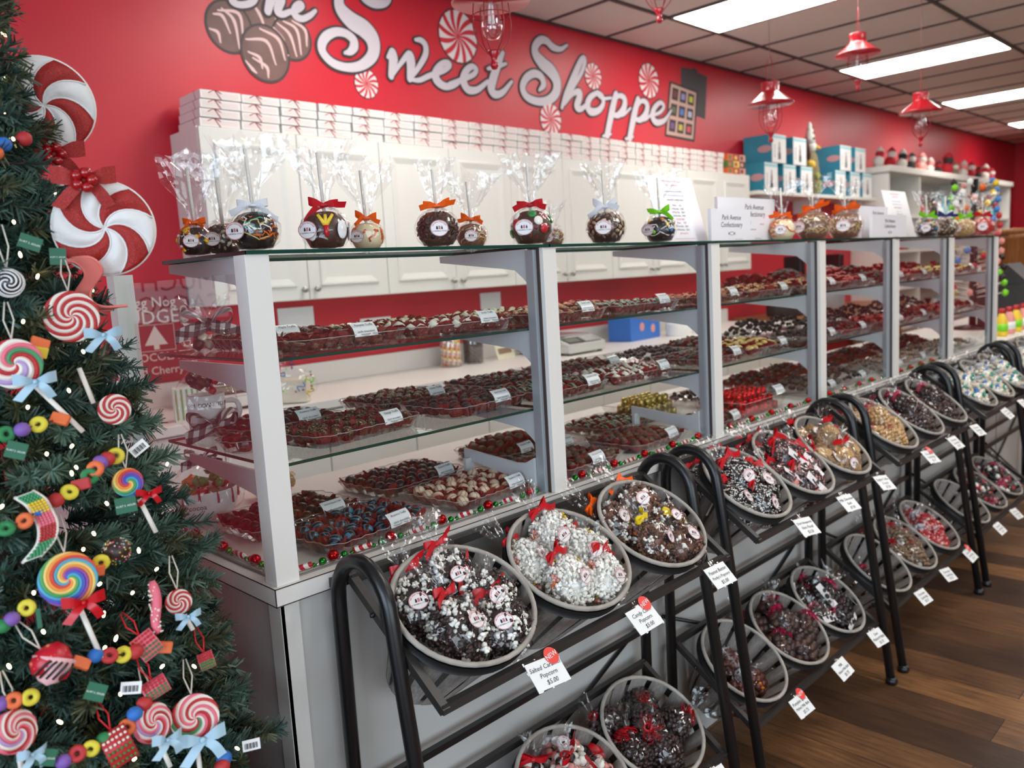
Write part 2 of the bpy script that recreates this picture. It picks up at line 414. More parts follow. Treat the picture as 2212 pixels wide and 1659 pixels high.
def slab(name, x0, x1, y0, y1, z, th):
    m = MB(); m.add([(x0, y0, z+th), (x1, y0, z+th), (x1, y1, z+th), (x0, y1, z+th)], [(0, 1, 2, 3)], 0, None, False)
    m.box((x0, y0, z), (x1, y0+0.0012, z+th), 1); m.box((x0, y1-0.001, z), (x1, y1, z+th), 1)
    m.box((x0, y0, z), (x0+0.0012, y1, z+th), 2); m.box((x1-0.001, y0, z), (x1, y1, z+th), 2)
    return m.build(name, [SHELFG, GLASSEDGE, mat('black_glass_edge', C(16, 22, 22), 0.15)], case)
Z1, Z2 = 1.309, 1.114                # undersides of the two inner shelves
SH = [0.012, 1.503, 2.95, XEND-0.01]
for a, b in ((0.0, 0.764), (0.766, 1.50), (1.502, 2.95), (2.952, XEND)): slab('top_glass', a, b, -0.004, 0.34, ZT, 0.007)
for z in (Z1, Z2):
    for a, b in ((0.047, 0.764), (0.766, 1.50), (1.502, 2.23), (2.232, XEND-0.02)): slab('glass_shelf', a, b, 0.048, 0.53, z, 0.006)
# shelf brackets: tapered arms behind each post
def bracket(x, z, L0, h, mt):
    pr = [(0.046, z), (0.046, z-h*1.9), (0.060, z-h*1.6), (0.085, z-h*1.15), (0.13, z-h), (L0-0.02, z-h*0.45), (L0, z-h*0.4), (L0, z)]
    m = MB(); n = len(pr)
    for dx in (-0.010, -0.004): m.v += [Vector((x+dx, p[0], p[1])) for p in pr]
    m.f = [tuple(range(n)), tuple(range(2*n-1, n-1, -1))]+[(i, n+i, n+(i+1) % n, (i+1) % n) for i in range(n)]
    m.m = [0]*len(m.f); m.s = [False]*len(m.f)
    m.box((x-0.0042, 0.06, z-h*0.8), (x-0.0038, 0.064, z-h*0.5), 1); m.box((x-0.0042, 0.06, z-h*1.3), (x-0.0038, 0.064, z-h*1.1), 1)
    return m.build('shelf_bracket', [mt, TRIMLINE], case)
for i, x in enumerate(PX):
    for z in (ZT-0.001, Z1-0.001, Z2-0.001): bracket(x+(0.03 if i == 0 else 0), z, 0.36, 0.042, mat('bracket_grey_white', C(206, 210, 214), 0.35))
# long low arms lying on the deck, as in the second and third bays
for x in PX[1:3]:
    m = MB(); pr = [(0.046, ZD+0.085), (0.046, ZD+0.018), (0.30, ZD+0.055), (0.30, ZD+0.082), (0.11, ZD+0.066), (0.075, ZD+0.070)]
    n = len(pr)
    for dx in (-0.022, -0.014): m.v += [Vector((x+dx, p[0], p[1])) for p in pr]
    m.f = [tuple(range(n)), tuple(range(2*n-1, n-1, -1))]+[(i, n+i, n+(i+1) % n, (i+1) % n) for i in range(n)]
    m.m = [0]*len(m.f); m.s = [False]*len(m.f)
    m.box((x-0.04, 0.275, ZD+0.001), (x-0.012, 0.285, ZD+0.06)); m.build('shelf_bracket', MATS['bracket_grey_white'], case)

# ------------------------------------------------------------------ bead garlands along the glass
RB = mat('red_metallic_bead', C(190, 14, 20), 0.12, 0.85); GB = mat('green_metallic_bead', C(34, 140, 44), 0.14, 0.8)
SB = mat('silver_bead', C(220, 220, 222), 0.15, 0.9)
STRIPE = ramp_mat('candy_cane_stripe', 'wave', [(0.5, C(236, 228, 224)), (0.52, C(188, 24, 40))], tscale=26, detail=0, rough=0.25, rot=(0, 0.6, 0.7), interp='CONSTANT')
def garland(label, pts_fn, length, dirv):
    t = thing('bead_garland', label, 'garland', tuple(pts_fn(0)), 'bead garlands along the foot of the display case glass')
    o = Vector(pts_fn(0)); s = 0.0; n = 0; d = Vector(dirv)
    seq = [('c', 0.022), ('g', .0045), ('s', .0035), ('G', .0075), ('s', .0035), ('R', .0118), ('s', .0035), ('G', .0068), ('s', .0035), ('g', .0045)]
    rest = MB()
    while s < length:
        for k, r in seq:
            p = Vector(pts_fn(s+r))-o; p.z = (0.0075 if k == 'c' else r)+ru(0, .0008); p += Vector((d.y, -d.x, 0))*ru(-.0022, .0022)
            s += 2*r-0.0005
            if s > length: break
            tgt = MB() if n < 100 else rest; n += 1; mi = {'c': 0, 'g': 1, 'G': 1, 's': 2, 'R': 3}[k]
            if k == 'c':
                tgt.tube([p-d*r, p-d*r*.9, p+d*r*.9, p+d*r], [.003, .0058, .0058, .003], 10, mi)
            else: tgt.ico(p, r, 2, mi)
            if tgt is not rest:
                tgt.m = [0]*len(tgt.m)
                tgt.build({'c': 'candy_cane_bead', 'g': 'green_bead', 'G': 'green_bead', 's': 'silver_bead', 'R': 'red_bead'}[k], [STRIPE, GB, SB, RB][mi], t)
    if rest.v: tag(rest.build('beads', [STRIPE, GB, SB, RB], t), kind='stuff')
garland('bead garland with candy stripe sticks along the glass of the first front pane', lambda s: (PX[0]+PW+0.004+s, 0.034, ZD), PX[1]-PX[0]-0.07, (1, 0, 0))
garland('bead garland with candy stripe sticks along the second front pane', lambda s: (PX[1]+PW+0.004+s, 0.034, ZD), PX[2]-PX[1]-0.07, (1, 0, 0))
garland('bead garland with candy stripe sticks along the third front pane beside red foil sweets', lambda s: (PX[2]+PW+0.004+s, 0.034, ZD), PX[3]-PX[2]-0.07, (1, 0, 0))
garland('blurred bead garland along the fourth front pane', lambda s: (PX[3]+PW+0.004+s, 0.034, ZD), PX[4]-PX[3]-0.07, (1, 0, 0))
garland('blurred bead garland along the fifth front pane', lambda s: (PX[4]+PW+0.004+s, 0.034, ZD), PX[5]-PX[4]-0.07, (1, 0, 0))
garland('bead garland along the glass end of the case beside the tree', lambda s: (0.034, 0.05+s, ZD), 0.54, (0, 1, 0))

# ------------------------------------------------------------------ wall mural: lettering, sweets
SILVER = mat('mural_silver', C(206, 198, 204), 0.55); MURALDARK = mat('mural_dark_outline', C(62, 52, 54), 0.6)
PEPR = mat('mural_red', C(206, 40, 56), 0.55); PEPW = mat('mural_white', C(232, 220, 220), 0.55)
def wpt(px, py, off=0.0): 
    p = at(px, py, y=YW); return Vector((p.x, YW-off, p.z))
def stroke(m, pts, wid, off, mi, grow=0.0):
    """brush stroke on the wall; wid = widths in metres at the points"""
    P = crom(pts, 6); k = len(P); Wd = []
    for i in range(k):
        u = i/6; a = int(min(u, len(wid)-1)); b = min(a+1, len(wid)-1); f = u-a
        Wd.append((wid[a]*(1-f)+wid[b]*f)*0.31+grow)
    vs = []
    for i in range(k):
        d = P[min(i+1, k-1)]-P[max(i-1, 0)]; d.y = 0
        d = d.normalized() if d.length > 1e-9 else Vector((1, 0, 0)); n = Vector((-d.z, 0, d.x))
        vs += [P[i]+n*Wd[i], P[i]-n*Wd[i]]
    vs = [Vector((v.x, YW-off-0.00001*i, v.z)) for i, v in enumerate(vs)]
    m.add(vs, [(2*i, 2*i+2, 2*i+3, 2*i+1) for i in range(k-1)], mi, None, False)
    for c, w in ((P[0], Wd[0]), (P[-1], Wd[-1])):
        m.add([(c.x+w*cos(2*pi*j/10), YW-off-0.0012, c.z+w*sin(2*pi*j/10)) for j in range(10)], [tuple(range(10))], mi, None, False)
A_ = lambda L: [(400+x/3.6867, y/3.6867) for x, y in L]
B_ = lambda L: [(950+x/2.949, y/2.949) for x, y in L]
WORDS = [
 ('The', 'small silver script word above the painted truffles, cut by the top of the picture', [
  [(A_([(620,-70),(560,-95),(470,-75),(400,-30),(365,5),(395,33),(450,42),(510,30),(545,0),(555,-50),(550,-120)]), [.02,.05,.05,.05,.05,.05,.05,.05,.05,.05,.03])],
  [(A_([(730,-150),(700,-70),(672,10),(650,95)]), [.03,.06,.075,.06]), (A_([(660,60),(700,-10),(745,-35),(758,0),(735,60),(730,100),(770,118),(830,95)]), [.03,.05,.07,.07,.07,.06,.05,.04])],
  [(A_([(830,100),(890,85),(925,50),(910,28),(878,50),(862,95),(880,135),(930,152),(990,125),(1032,88)]), [.04,.04,.05,.04,.05,.06,.06,.05,.045,.03])]]),
 ('Sweet', 'large silver script word second in the wall sign, left of the hanging lamp', [
  [(A_([(1640,-60),(1610,10),(1560,33),(1490,28),(1425,-5),(1380,-60),(1310,-90),(1240,-60),(1218,10),(1240,85),(1320,170),(1420,235),(1480,310),(1495,400),(1465,470),(1385,528),(1280,540),(1170,505),(1095,430),(1080,360),(1115,295),(1190,258),(1270,270),(1330,320),(1335,375),(1305,415),(1265,425)]),
    [.03,.05,.07,.08,.07,.06,.06,.07,.09,.12,.15,.16,.15,.12,.10,.08,.07,.07,.07,.08,.08,.07,.07,.08,.085,.06,.03])],
  [(A_([(1605,460),(1640,405),(1650,470),(1632,610)]), [.03,.05,.10,.06]), (A_([(1632,612),(1700,520),(1775,432),(1790,500),(1780,632)]), [.04,.04,.06,.10,.06]), (A_([(1780,632),(1850,540),(1905,440),(1905,365),(1870,325),(1825,320)]), [.04,.05,.06,.06,.055,.03])],
  [(A_([(1790,635),(1860,640),(1940,605),(2050,565),(2100,525),(2085,500),(2035,515),(1992,580),(1998,640),(2060,688),(2140,678),(2205,620)]), [.03,.045,.05,.05,.05,.05,.06,.085,.09,.07,.05,.04])],
  [(B_([(55,535),(120,515),(205,480),(228,445),(200,425),(162,455),(145,515),(175,572),(235,572),(300,520)]), [.035,.045,.05,.05,.055,.07,.09,.08,.06,.04])],
  [(B_([(395,340),(362,420),(335,500),(322,565),(345,602),(395,590),(452,522)]), [.05,.09,.10,.10,.08,.06,.035]), (B_([(298,440),(350,428),(415,408)]), [.03,.06,.03])]]),
 ('Shoppe', 'large silver script word last in the wall sign, ending at the painted chocolate box', [
  [(B_([(806,290),(765,314),(715,300),(675,262),(635,258),(603,300),(608,350),(650,405),(705,455),(740,520),(735,590),(690,638),(620,648),(550,618),(522,560),(545,500),(595,470),(640,490),(655,540),(628,576)]),
    [.03,.05,.08,.08,.08,.09,.11,.14,.15,.13,.11,.09,.08,.08,.08,.08,.08,.08,.08,.03])],
  [(B_([(772,688),(800,610),(850,490),(890,395),(912,368),(918,400),(895,470),(850,550),(800,640)]), [.04,.08,.09,.07,.05,.06,.05,.04,.03]), (B_([(790,665),(840,600),(882,588),(885,620),(868,680),(895,695),(945,655)]), [.03,.05,.08,.09,.09,.06,.04])],
  [(B_([(1000,590),(955,620),(935,670),(955,712),(1005,705),(1035,660),(1025,610),(992,592),(1030,628),(1085,625)]), [.05,.07,.09,.09,.07,.06,.06,.05,.04,.03])],
  [(B_([(1118,602),(1095,700),(1062,862)]), [.08,.10,.09]), (B_([(1035,868),(1062,862),(1085,855)]), [.03,.05,.03]), (B_([(1095,660),(1135,612),(1172,630),(1168,690),(1130,735),(1095,728),(1160,735),(1210,690)]), [.04,.05,.08,.09,.07,.04,.035,.03])],
  [(B_([(1258,635),(1232,740),(1205,880)]), [.08,.10,.09]), (B_([(1178,886),(1205,880),(1225,872)]), [.03,.05,.03]), (B_([(1238,700),(1280,645),(1315,665),(1308,725),(1270,765),(1238,755),(1300,765),(1345,725)]), [.04,.05,.08,.09,.07,.04,.035,.03])],
  [(B_([(1335,742),(1395,718),(1422,680),(1400,655),(1365,685),(1348,738),(1372,780),(1425,768),(1468,705)]), [.03,.045,.05,.055,.07,.09,.08,.06,.03])]])]
LI = 0
for word, lab, letters in WORDS:
    t = thing('wall_lettering', lab, 'wall sign', None, 'script words painted on the red wall')
    for strokes in letters:
        m = MB(); LI += 1
        for si, (pts, wd) in enumerate(strokes):
            P = [wpt(*q) for q in pts]; o_ = 0.0002*si+0.0013*(LI % 3)
            stroke(m, P, wd, 0.001+o_, 0, 0.012); stroke(m, P, wd, 0.006+o_, 1)
        m.build('letter', [MURALDARK, SILVER], t)
def peppermint(px, py, ry_px, lab):
    c = wpt(px, py); r = (wpt(px, py-ry_px).z-wpt(px, py+ry_px).z)/2
    t = thing('painted_peppermint', lab, 'wall decal', T(c.x, YW-0.002, c.z) @ Rx(pi/2), 'peppermints painted on the red wall')
    m = MB(); m.disc(r*1.06, 32, 2); m.disc(r, 32, 0, None, None, 0.0008); n = 12
    for k in range(n):
        a0 = 2*pi*k/n; vs = []; K = 6
        for i in range(K+1):
            f = i/K; q = r*(0.08+0.92*f); tw = 0.35*(1-f)
            vs += [(q*cos(a0+tw-0.14*f-.03), q*sin(a0+tw-0.14*f-.03), 0.0016), (q*cos(a0+tw+0.14*f+.03), q*sin(a0+tw+0.14*f+.03), 0.0016)]
        m.add(vs, [(2*i, 2*i+2, 2*i+3, 2*i+1) for i in range(K)], 1, None, False)
    m.build('swirl', [PEPR, PEPW, MURALDARK], t)
peppermint(989, 79, 56, 'largest painted peppermint, between the words behind the hanging lamp')
peppermint(791, 181, 31, 'painted peppermint under the first large letter of the sign')
peppermint(1189, 258, 34, 'painted peppermint lowest under the last word of the sign')
peppermint(1280.6, 165, 28, 'small painted peppermint just right of the tall letter h')
peppermint(1401, 174.6, 37, 'painted peppermint nearest the painted chocolate box')
BRN = ramp_mat('mural_chocolate_brown', 'noise', [(0.3, C(96, 68, 62)), (0.7, C(128, 94, 86))], tscale=5, rough=0.55)
t = thing('painted_truffles', 'cluster of four striped brown truffles painted on the red wall', 'wall decal')
for i, (px, py, rx, ry, st) in enumerate([
    (560, 30, 44, 52, [[(535,-5),(560,30),(575,70)],[(560,-10),(590,25),(600,60)]]),
    (495, 58, 46, 53, [[(452,62),(470,70),(476,92)],[(460,30),(480,35),(497,72)],[(478,18),(505,45),(517,105)],[(470,22),(515,30),(525,80)]]),
    (630, 83, 38, 44, [[(590,60),(610,85),(622,120)],[(598,50),(625,75),(640,122)],[(610,45),(640,65),(650,118)],[(630,45),(658,65),(662,100)]]),
    (573, 116, 48, 58, [[(530,132),(545,150),(553,158)],[(535,112),(560,125),(566,148)],[(530,85),(575,90),(595,140)],[(560,62),(600,85),(615,130)],[(545,125),(575,145),(579,168)]])]):
    c = wpt(px, py); rr = (wpt(px, py-ry).z-wpt(px, py+ry).z)/2; off = 0.0006+i*0.0010
    w = (wpt(px+rx, py)-wpt(px-rx, py)).length/2; m = MB()
    m.add([(c.x+(w+.012)*cos(2*pi*j/36), YW-off, c.z+(rr+.012)*sin(2*pi*j/36)) for j in range(36)], [tuple(range(36))], 1, None, False)
    m.add([(c.x+w*cos(2*pi*j/36), YW-off-.0003, c.z+rr*sin(2*pi*j/36)) for j in range(36)], [tuple(range(36))], 0, None, False)
    for q in st: stroke(m, [wpt(*z) for z in q], [.012, .028, .012], off+.0006, 2)
    m.build('truffle_drawing', [BRN, MURALDARK, mat('mural_pink_stripe', C(222, 186, 184), 0.6)], t)
t = thing('painted_chocolate_box', 'open chocolate box with nine coloured sweets painted at the end of the sign', 'wall decal')
q4 = lambda L, off: [wpt(x, y, off) for x, y in B_(L)]
m = MB(); m.add(q4([(1535,425),(1600,440),(1612,430),(1640,445),(1642,462),(1702,490),(1690,762),(1535,700)], .001), [tuple(range(8))], 0, None, False)
m.build('lid_drawing', mat('mural_grey', C(74, 70, 72), 0.6), t)
m = MB(); m.add(q4([(1462,515),(1645,580),(1622,905),(1432,868)], .002), [(0, 1, 2, 3)], 0, None, False)
m.add(q4([(1472,532),(1632,592),(1612,888),(1442,855)], .0026), [(0, 1, 2, 3)], 1, None, False)
cc = [C(120,70,70), C(150,150,200), C(190,200,70), C(100,110,80), C(90,130,200), C(190,190,210), C(120,90,140), C(200,190,80), C(220,90,100)]
CM = [mat('mural_sweet_%d' % i, c, 0.6) for i, c in enumerate(cc)]
for r in range(3):
    for k in range(3):
        def uv(u, v):
            a = Vector((1472+160*u, 532+60*u)); b = Vector((1442+170*u, 855+33*u)); z = a*(1-v)+b*v; return (z.x, z.y)
        u0, u1, v0, v1 = .07+.31*k, .31+.31*k, .06+.315*r, .30+.315*r
        m.add(q4([uv(u0, v0), uv(u1, v0), uv(u1, v1), uv(u0, v1)], .0032), [(0, 1, 2, 3)], 0, None, False)
        m.add(q4([uv(u0+.05, v0+.06), uv(u1-.05, v0+.06), uv(u1-.05, v1-.06), uv(u0+.05, v1-.06)], .0038), [(0, 1, 2, 3)], 2+r*3+k, None, False)
m.build('tray_drawing', [MURALDARK, mat('mural_tan', C(206, 170, 156), 0.6)]+CM, t)

# ------------------------------------------------------------------ upper cabinets and the boxes on them
XC0, XC1, YC, ZCB, ZCT = 0.932, 5.546, 2.092, 1.384, 2.143
NICK = mat('brushed_nickel', C(176, 174, 170), 0.28, 0.9)
dw = (XC1-XC0)/10
where = ['at the left end of the row', 'second from the left end', 'in the middle of the row', 'fourth from the left end', 'at the right end of the row']
for u in range(5):
    x0 = XC0+u*2*dw; x1 = x0+2*dw-0.001
    t = thing('wall_cabinet', 'white double door wall cabinet %s' % where[u], 'cabinet', (x0, YC, ZCB), 'white wall cabinets')
    m = MB(); m.box((0, 0.021, 0), (x1-x0, YW-YC, ZCT-ZCB)); m.build('body', WHITE2, t)
    for k in range(2):
        a = k*dw+0.0015; b = (k+1)*dw-0.0025; hh = ZCT-ZCB-0.004
        m = MB(); m.box((a, 0, 0.002), (b, 0.0205, hh), 0, None, 0.002)
        fr = 0.06                       # raised panel: groove then a bevelled field
        def ringq(i0, y0, i1, y1):
            p = [(a+i0, y0, .002+i0), (b-i0, y0, .002+i0), (b-i0, y0, hh-i0), (a+i0, y0, hh-i0), (a+i1, y1, .002+i1), (b-i1, y1, .002+i1), (b-i1, y1, hh-i1), (a+i1, y1, hh-i1)]
            m.add(p, [(j, (j+1) % 4, 4+(j+1) % 4, 4+j) for j in range(4)], 0, None, False)
        ringq(fr, -0.0005, fr+.004, -0.009); ringq(fr+.004, -.009, fr+.012, -.009); ringq(fr+.012, -.009, fr+.04, -.0015)
        i1 = fr+.04; m.add([(a+i1, -.0015, .002+i1), (b-i1, -.0015, .002+i1), (b-i1, -.0015, hh-i1), (a+i1, -.0015, hh-i1)], [(0, 1, 2, 3)], 0, None, False)
        d = m.build('door', WHITE2, t)
        kx = (b-0.032) if k == 0 else (a+0.032); m = MB()
        m.lathe([(.006, 0), (.006, .014), (.014, .018), (.0155, .024), (.012, .029), (0, .030)], 14, 0, T(kx, 0, 0.05) @ Rx(pi/2))
        m.build('knob', NICK, d)
BOXW = mat('white_card_box', C(232, 226, 220), 0.55); BOXP = mat('pink_print', C(230, 212, 206), 0.6)
TWINE = mat('red_white_twine', C(176, 40, 52), 0.6)
def make_box(w, d, h):
    t = thing('candy_box', 'flat white candy box tied with thin red string, stacked above the cabinets', 'box', None, 'white candy boxes stacked on the wall cabinets')
    m = MB(); m.box((0, 0, 0), (w, d, h), 0, None, 0.0012); m.box((0.012, -0.0006, 0.008), (w-0.012, 0, h-0.008), 1); bx = m.build('carton', [BOXW, BOXP], t)
    m = MB(); xx = w*0.36
    m.tube([(xx, -.001, h+.0008), (xx+h*.75, -.0012, 0)], .0017, 5); m.tube([(xx, -.001, h+.001), (0.0, d*.3, h+.001)], .0011, 5)
    m.tube([(0.0, d*.3, h+.001), (-.001, d*.22, 0)], .0011, 5); m.tube([(w*.75, 0, h+.001), (w, d*.5, h+.001)], .0011, 5); s1 = m.build('string', TWINE, t)
    m = MB()
    m.tube(crom([(xx, -.001, h+.001), (xx-.02, -.004, h-.006), (xx-.03, -.004, h-.012), (xx, -.001, h+.001), (xx+.02, -.004, h-.007), (xx+.028, -.004, h-.012), (xx, -.001, h+.001)], 4), .001, 4)
    s2 = m.build('string_bow', TWINE, t)
    return Proto(t, [(bx, -1), (s1, -1), (s2, -1)])
BW, BH, BD = 0.192, 0.0385, 0.205
pbox = make_box(BW-0.009, BD, BH-0.0035)
for row in range(4):
    for k in range(22):
        x = XC0+0.02+k*BW+ru(-.003, .003)+(row-1.5)*.004
        pbox.put(T(x, YC+0.012+ru(-.004, .004), ZCT+row*BH) @ Rz(ru(-.008, .008)))
CB = [mat('gift_box_%d' % i, c, 0.5) for i, c in enumerate([C(214,106,58), C(176,48,58), C(226,160,140), C(92,120,60), C(236,204,96), C(60,48,52)])]
for row in range(3):
    for k in range(3):
        t = thing('printed_box', '%s printed sweet box, %s row of the coloured pile above the cabinets' % (['left', 'middle', 'right'][k], ['bottom', 'middle', 'top'][row]), 'box', (XC1-0.30+k*0.092, YC+.02, ZCT+row*.052), 'coloured boxes at the end of the cabinets')
        m = MB(); m.box((0, 0, 0), (.088, .16, .05), 0, None, .001); m.build('carton', CB[(row*3+k) % 6], t)
        m = MB(); m.box((.012, -.0008, .01), (.05, 0, .038)); m.build('picture', CB[(row*3+k+3) % 6], t)

# ------------------------------------------------------------------ back counter along the wall
t = thing('back_counter', 'long white worktop against the red wall with cabinets below', 'counter')
YB = 1.76
m = MB(); m.box((0.25, YB, 0.915), (5.60, YW-0.001, 0.952), 0, None, 0.002); m.build('worktop', WHITE, t)
m = MB(); m.box((0.25, YW-0.022, 0.953), (5.60, YW-0.001, 1.058)); m.build('backsplash', WHITE, t)
m = MB(); m.box((0.27, YB+0.05, 0.1), (5.58, YW-0.002, 0.915)); m.build('base', WHITE2, t)
for k in range(11):
    x = 0.28+k*0.482; m = MB(); m.box((x+.003, YB+.03, .12), (x+.479, YB+.05, .905), 0, None, .002); m.build('door', WHITE2, t)
for i, (px, py, w, h) in enumerate([(1060, 655, .17, .13), (640, 690, .2, .12), (812, 700, .2, .07)]):
    c = at(px, py, y=YW-.003); m = MB(); m.box((c.x-w/2, YW-.006, c.z-h/2), (c.x+w/2, YW-.001, c.z+h/2))
    tag(m.build('wall_notice', PAPER), ['white paper notice on the red wall under the second cabinet', 'white paper notice nearest the front post on the red wall', 'narrow paper strip on the red wall above the worktop'][i], 'notice')

# ------------------------------------------------------------------ chocolate trays in the case
CARD = mat('label_card', C(232, 234, 236), 0.3, coat=0.3)
def wavemat(name, base, line, period, width=0.72, rough=0.36, dist=0.6, rot=(0.3, 0.5, 0.2)):
    return ramp_mat(name, 'wave', [(0.0, base), (width, line)], tscale=0.314/period, detail=1, dist=dist, rough=rough, rot=rot, interp='CONSTANT', coat=0.2)
TM = {
 'blue': wavemat('dark_chocolate_blue_stripe', C(44, 26, 24), C(52, 122, 156), 0.0085),
 'rasp': wavemat('dark_chocolate_dark_stripe', C(40, 24, 26), C(78, 60, 66), 0.0085),
 'razz': wavemat('white_chocolate_pink_stripe', C(226, 208, 180), C(196, 140, 124), 0.0095, 0.8),
 'chip': ramp_mat('dark_chocolate_red_dust', 'noise', [(0.45, C(44, 24, 20)), (0.7, C(96, 44, 26))], tscale=70, rough=0.4),
 'gold': ramp_mat('dark_chocolate_gold_nuts', 'noise', [(0.56, C(44, 26, 22)), (0.6, C(190, 142, 84))], tscale=330, rough=0.4, bumpy=0.5),
 'forest': ramp_mat('dark_chocolate_red_crumb', 'noise', [(0.56, C(48, 26, 24)), (0.6, C(140, 52, 52))], tscale=300, rough=0.45, bumpy=0.5),
 'dark': ramp_mat('plain_dark_truffle', 'noise', [(0.4, C(40, 24, 20)), (0.7, C(58, 36, 30))], tscale=60, rough=0.4),
 'milk': ramp_mat('milk_truffle', 'noise', [(0.4, C(78, 52, 40)), (0.7, C(108, 80, 64))], tscale=90, rough=0.5),
 'white': ramp_mat('white_truffle', 'noise', [(0.4, C(222, 220, 204)), (0.7, C(240, 238, 226))], tscale=60, rough=0.5),
 'green': ramp_mat('green_white_truffle', 'noise', [(0.45, C(214, 214, 180)), (0.62, C(170, 190, 130))], tscale=160, rough=0.5),
 'pump': ramp_mat('pumpkin_truffle', 'noise', [(0.45, C(120, 62, 44)), (0.62, C(150, 96, 74))], tscale=80, rough=0.45),
 'mint': wavemat('milk_green_stripe', C(60, 44, 34), C(120, 150, 120), 0.0105, 0.75),
 'nut': ramp_mat('nut_topped', 'noise', [(0.42, C(96, 56, 36)), (0.6, C(206, 158, 104))], tscale=140, rough=0.5, bumpy=0.4),
 'orange': ramp_mat('orange_topped', 'noise', [(0.42, C(124, 50, 40)), (0.6, C(222, 140, 90))], tscale=70, rough=0.5),
 'square': ramp_mat('square_meltaway', 'noise', [(0.4, C(46, 30, 26)), (0.7, C(66, 46, 40))], tscale=50, rough=0.38),
 'cluster': ramp_mat('dark_cluster', 'noise', [(0.4, C(38, 22, 20)), (0.7, C(70, 40, 34))], tscale=90, rough=0.35, bumpy=0.6),
 'bunch': ramp_mat('wrapped_mixed', 'voronoi', [(0.2, C(90, 30, 30)), (0.5, C(180, 150, 130)), (0.8, C(60, 40, 36))], tscale=60, rough=0.3),
 'yellow': ramp_mat('yellow_sweets', 'noise', [(0.4, C(196, 168, 80)), (0.7, C(232, 214, 150))], tscale=60, rough=0.4),
 'redmix': ramp_mat('red_sweets', 'noise', [(0.4, C(150, 30, 34)), (0.7, C(206, 96, 80))], tscale=50, rough=0.3),
}
def cup_mesh(m, mi, M, r0=.0125, r1=.0232, h=.0195, n=30):
    vs = []; a0 = rnd()*6
    for k in range(3):
        f = k/2
        for j in range(n):
            a = 2*pi*j/n; r = r0+(r1-r0)*f**1.3; r *= 1+(.05 if j % 2 else -.05)*(0.4+f)
            lift = (1+.28*sin(2*a+a0)+.15*sin(3*a-a0)) if k == 2 else 1
            out = 1+.13*sin(2*a+a0+1)*f
            vs.append((r*cos(a)*out, r*sin(a)*out, h*f*lift))
    fs = [(k*n+j, k*n+(j+1) % n, (k+1)*n+(j+1) % n, (k+1)*n+j) for k in range(2) for j in range(n)]+[tuple(range(n))[::-1]]
    m.add(vs, fs, mi, M, False)
def truffle_shape(m, kind, mi, M):
    if kind == 'square': m.box((-.012, -.012, .003), (.012, .012, .017), mi, M, .0012)
    elif kind == 'pump': m.lathe([(.004, .002), (.0155, .004), (.0165, .012), (.015, .0165), (.008, .018), (0, .018)], 16, mi, M)
    elif kind in ('cluster', 'bunch'):
        for _ in range(3): m.ico((ru(-.008, .008), ru(-.008, .008), ru(.008, .016)), ru(.007, .010), 1, mi, M, .15)
    elif kind in ('white', 'green'):
        m.lathe([(.004, .002), (.0145, .006), (.0155, .013), (.0125, .020), (.0075, .0245), (.003, .0272), (0, .0285)], 14, mi, M, True, lambda i, j: 1+.07*sin(3*j+i*1.7))
    else:
        v, f = ICO[2]; m.add([(q.x*.0146, q.y*.0146, .0155+(q.z if q.z > 0 else q.z*.9)*.0138) for q in v], f, mi, M)
PT = {}
def proto_truffle(kind):
    tt = thing('truffle', 'chocolate truffle in a pleated red paper cup', 'truffle')
    mb = MB(); truffle_shape(mb, kind, 0, None); a = mb.build('chocolate', TM[kind], tt)
    mb = MB(); cup_mesh(mb, 0, None); b = mb.build('paper_cup', CUP, tt)
    return Proto(tt, [(a, -1), (b, -1)])
REST = MB(); RMATS = [CUP]; RIDX = {}
NT = [0]
def tray_mesh(m, w, d, h=.027, flare=.014, waves=.034):
    """scalloped clear tray, origin at its front left bottom corner"""
    def loop(off, z, amp):
        pts = []; r = .03
        cs = [(r-off*0, r, pi), (w-r, r, 1.5*pi), (w-r, d-r, 0), (r, d-r, .5*pi)]
        for cx, cy, a0 in cs:
            for k in range(5):
                a = a0+k*pi/8; pts.append(Vector((cx+(r+off)*cos(a), cy+(r+off)*sin(a), z)))
        P = []; L = 0
        for i in range(len(pts)):
            a, b = pts[i], pts[(i+1) % len(pts)]; n = max(1, int((b-a).length/.0055))
            for k in range(n):
                q = a.lerp(b, k/n); t_ = (b-a).normalized(); nn = Vector((t_.y, -t_.x, 0))
                P.append(q+nn*amp*abs(sin(pi*(L+(b-a).length*k/n)/waves)))
            L += (b-a).length
        return P
    lo = loop(-.004, .0008, .004); hi = loop(flare*.6, h, .008); k = min(len(lo), len(hi))
    n = 150; A = [lo[int(i*len(lo)/n)] for i in range(n)]; B = [hi[int(i*len(hi)/n)] for i in range(n)]
    m.add(A+B, [(i, (i+1) % n, n+(i+1) % n, n+i) for i in range(n)]+[tuple(range(n))[::-1]], 0, None, True)
    m.tube(B, .0009, 5, 1, True)
RIMM = mat('clear_tray_rim', C(196, 188, 184), 0.15, spec=0.6)
RIMM.node_tree.nodes['Principled BSDF'].inputs['Alpha'].default_value = 0.55
_traymesh = {}
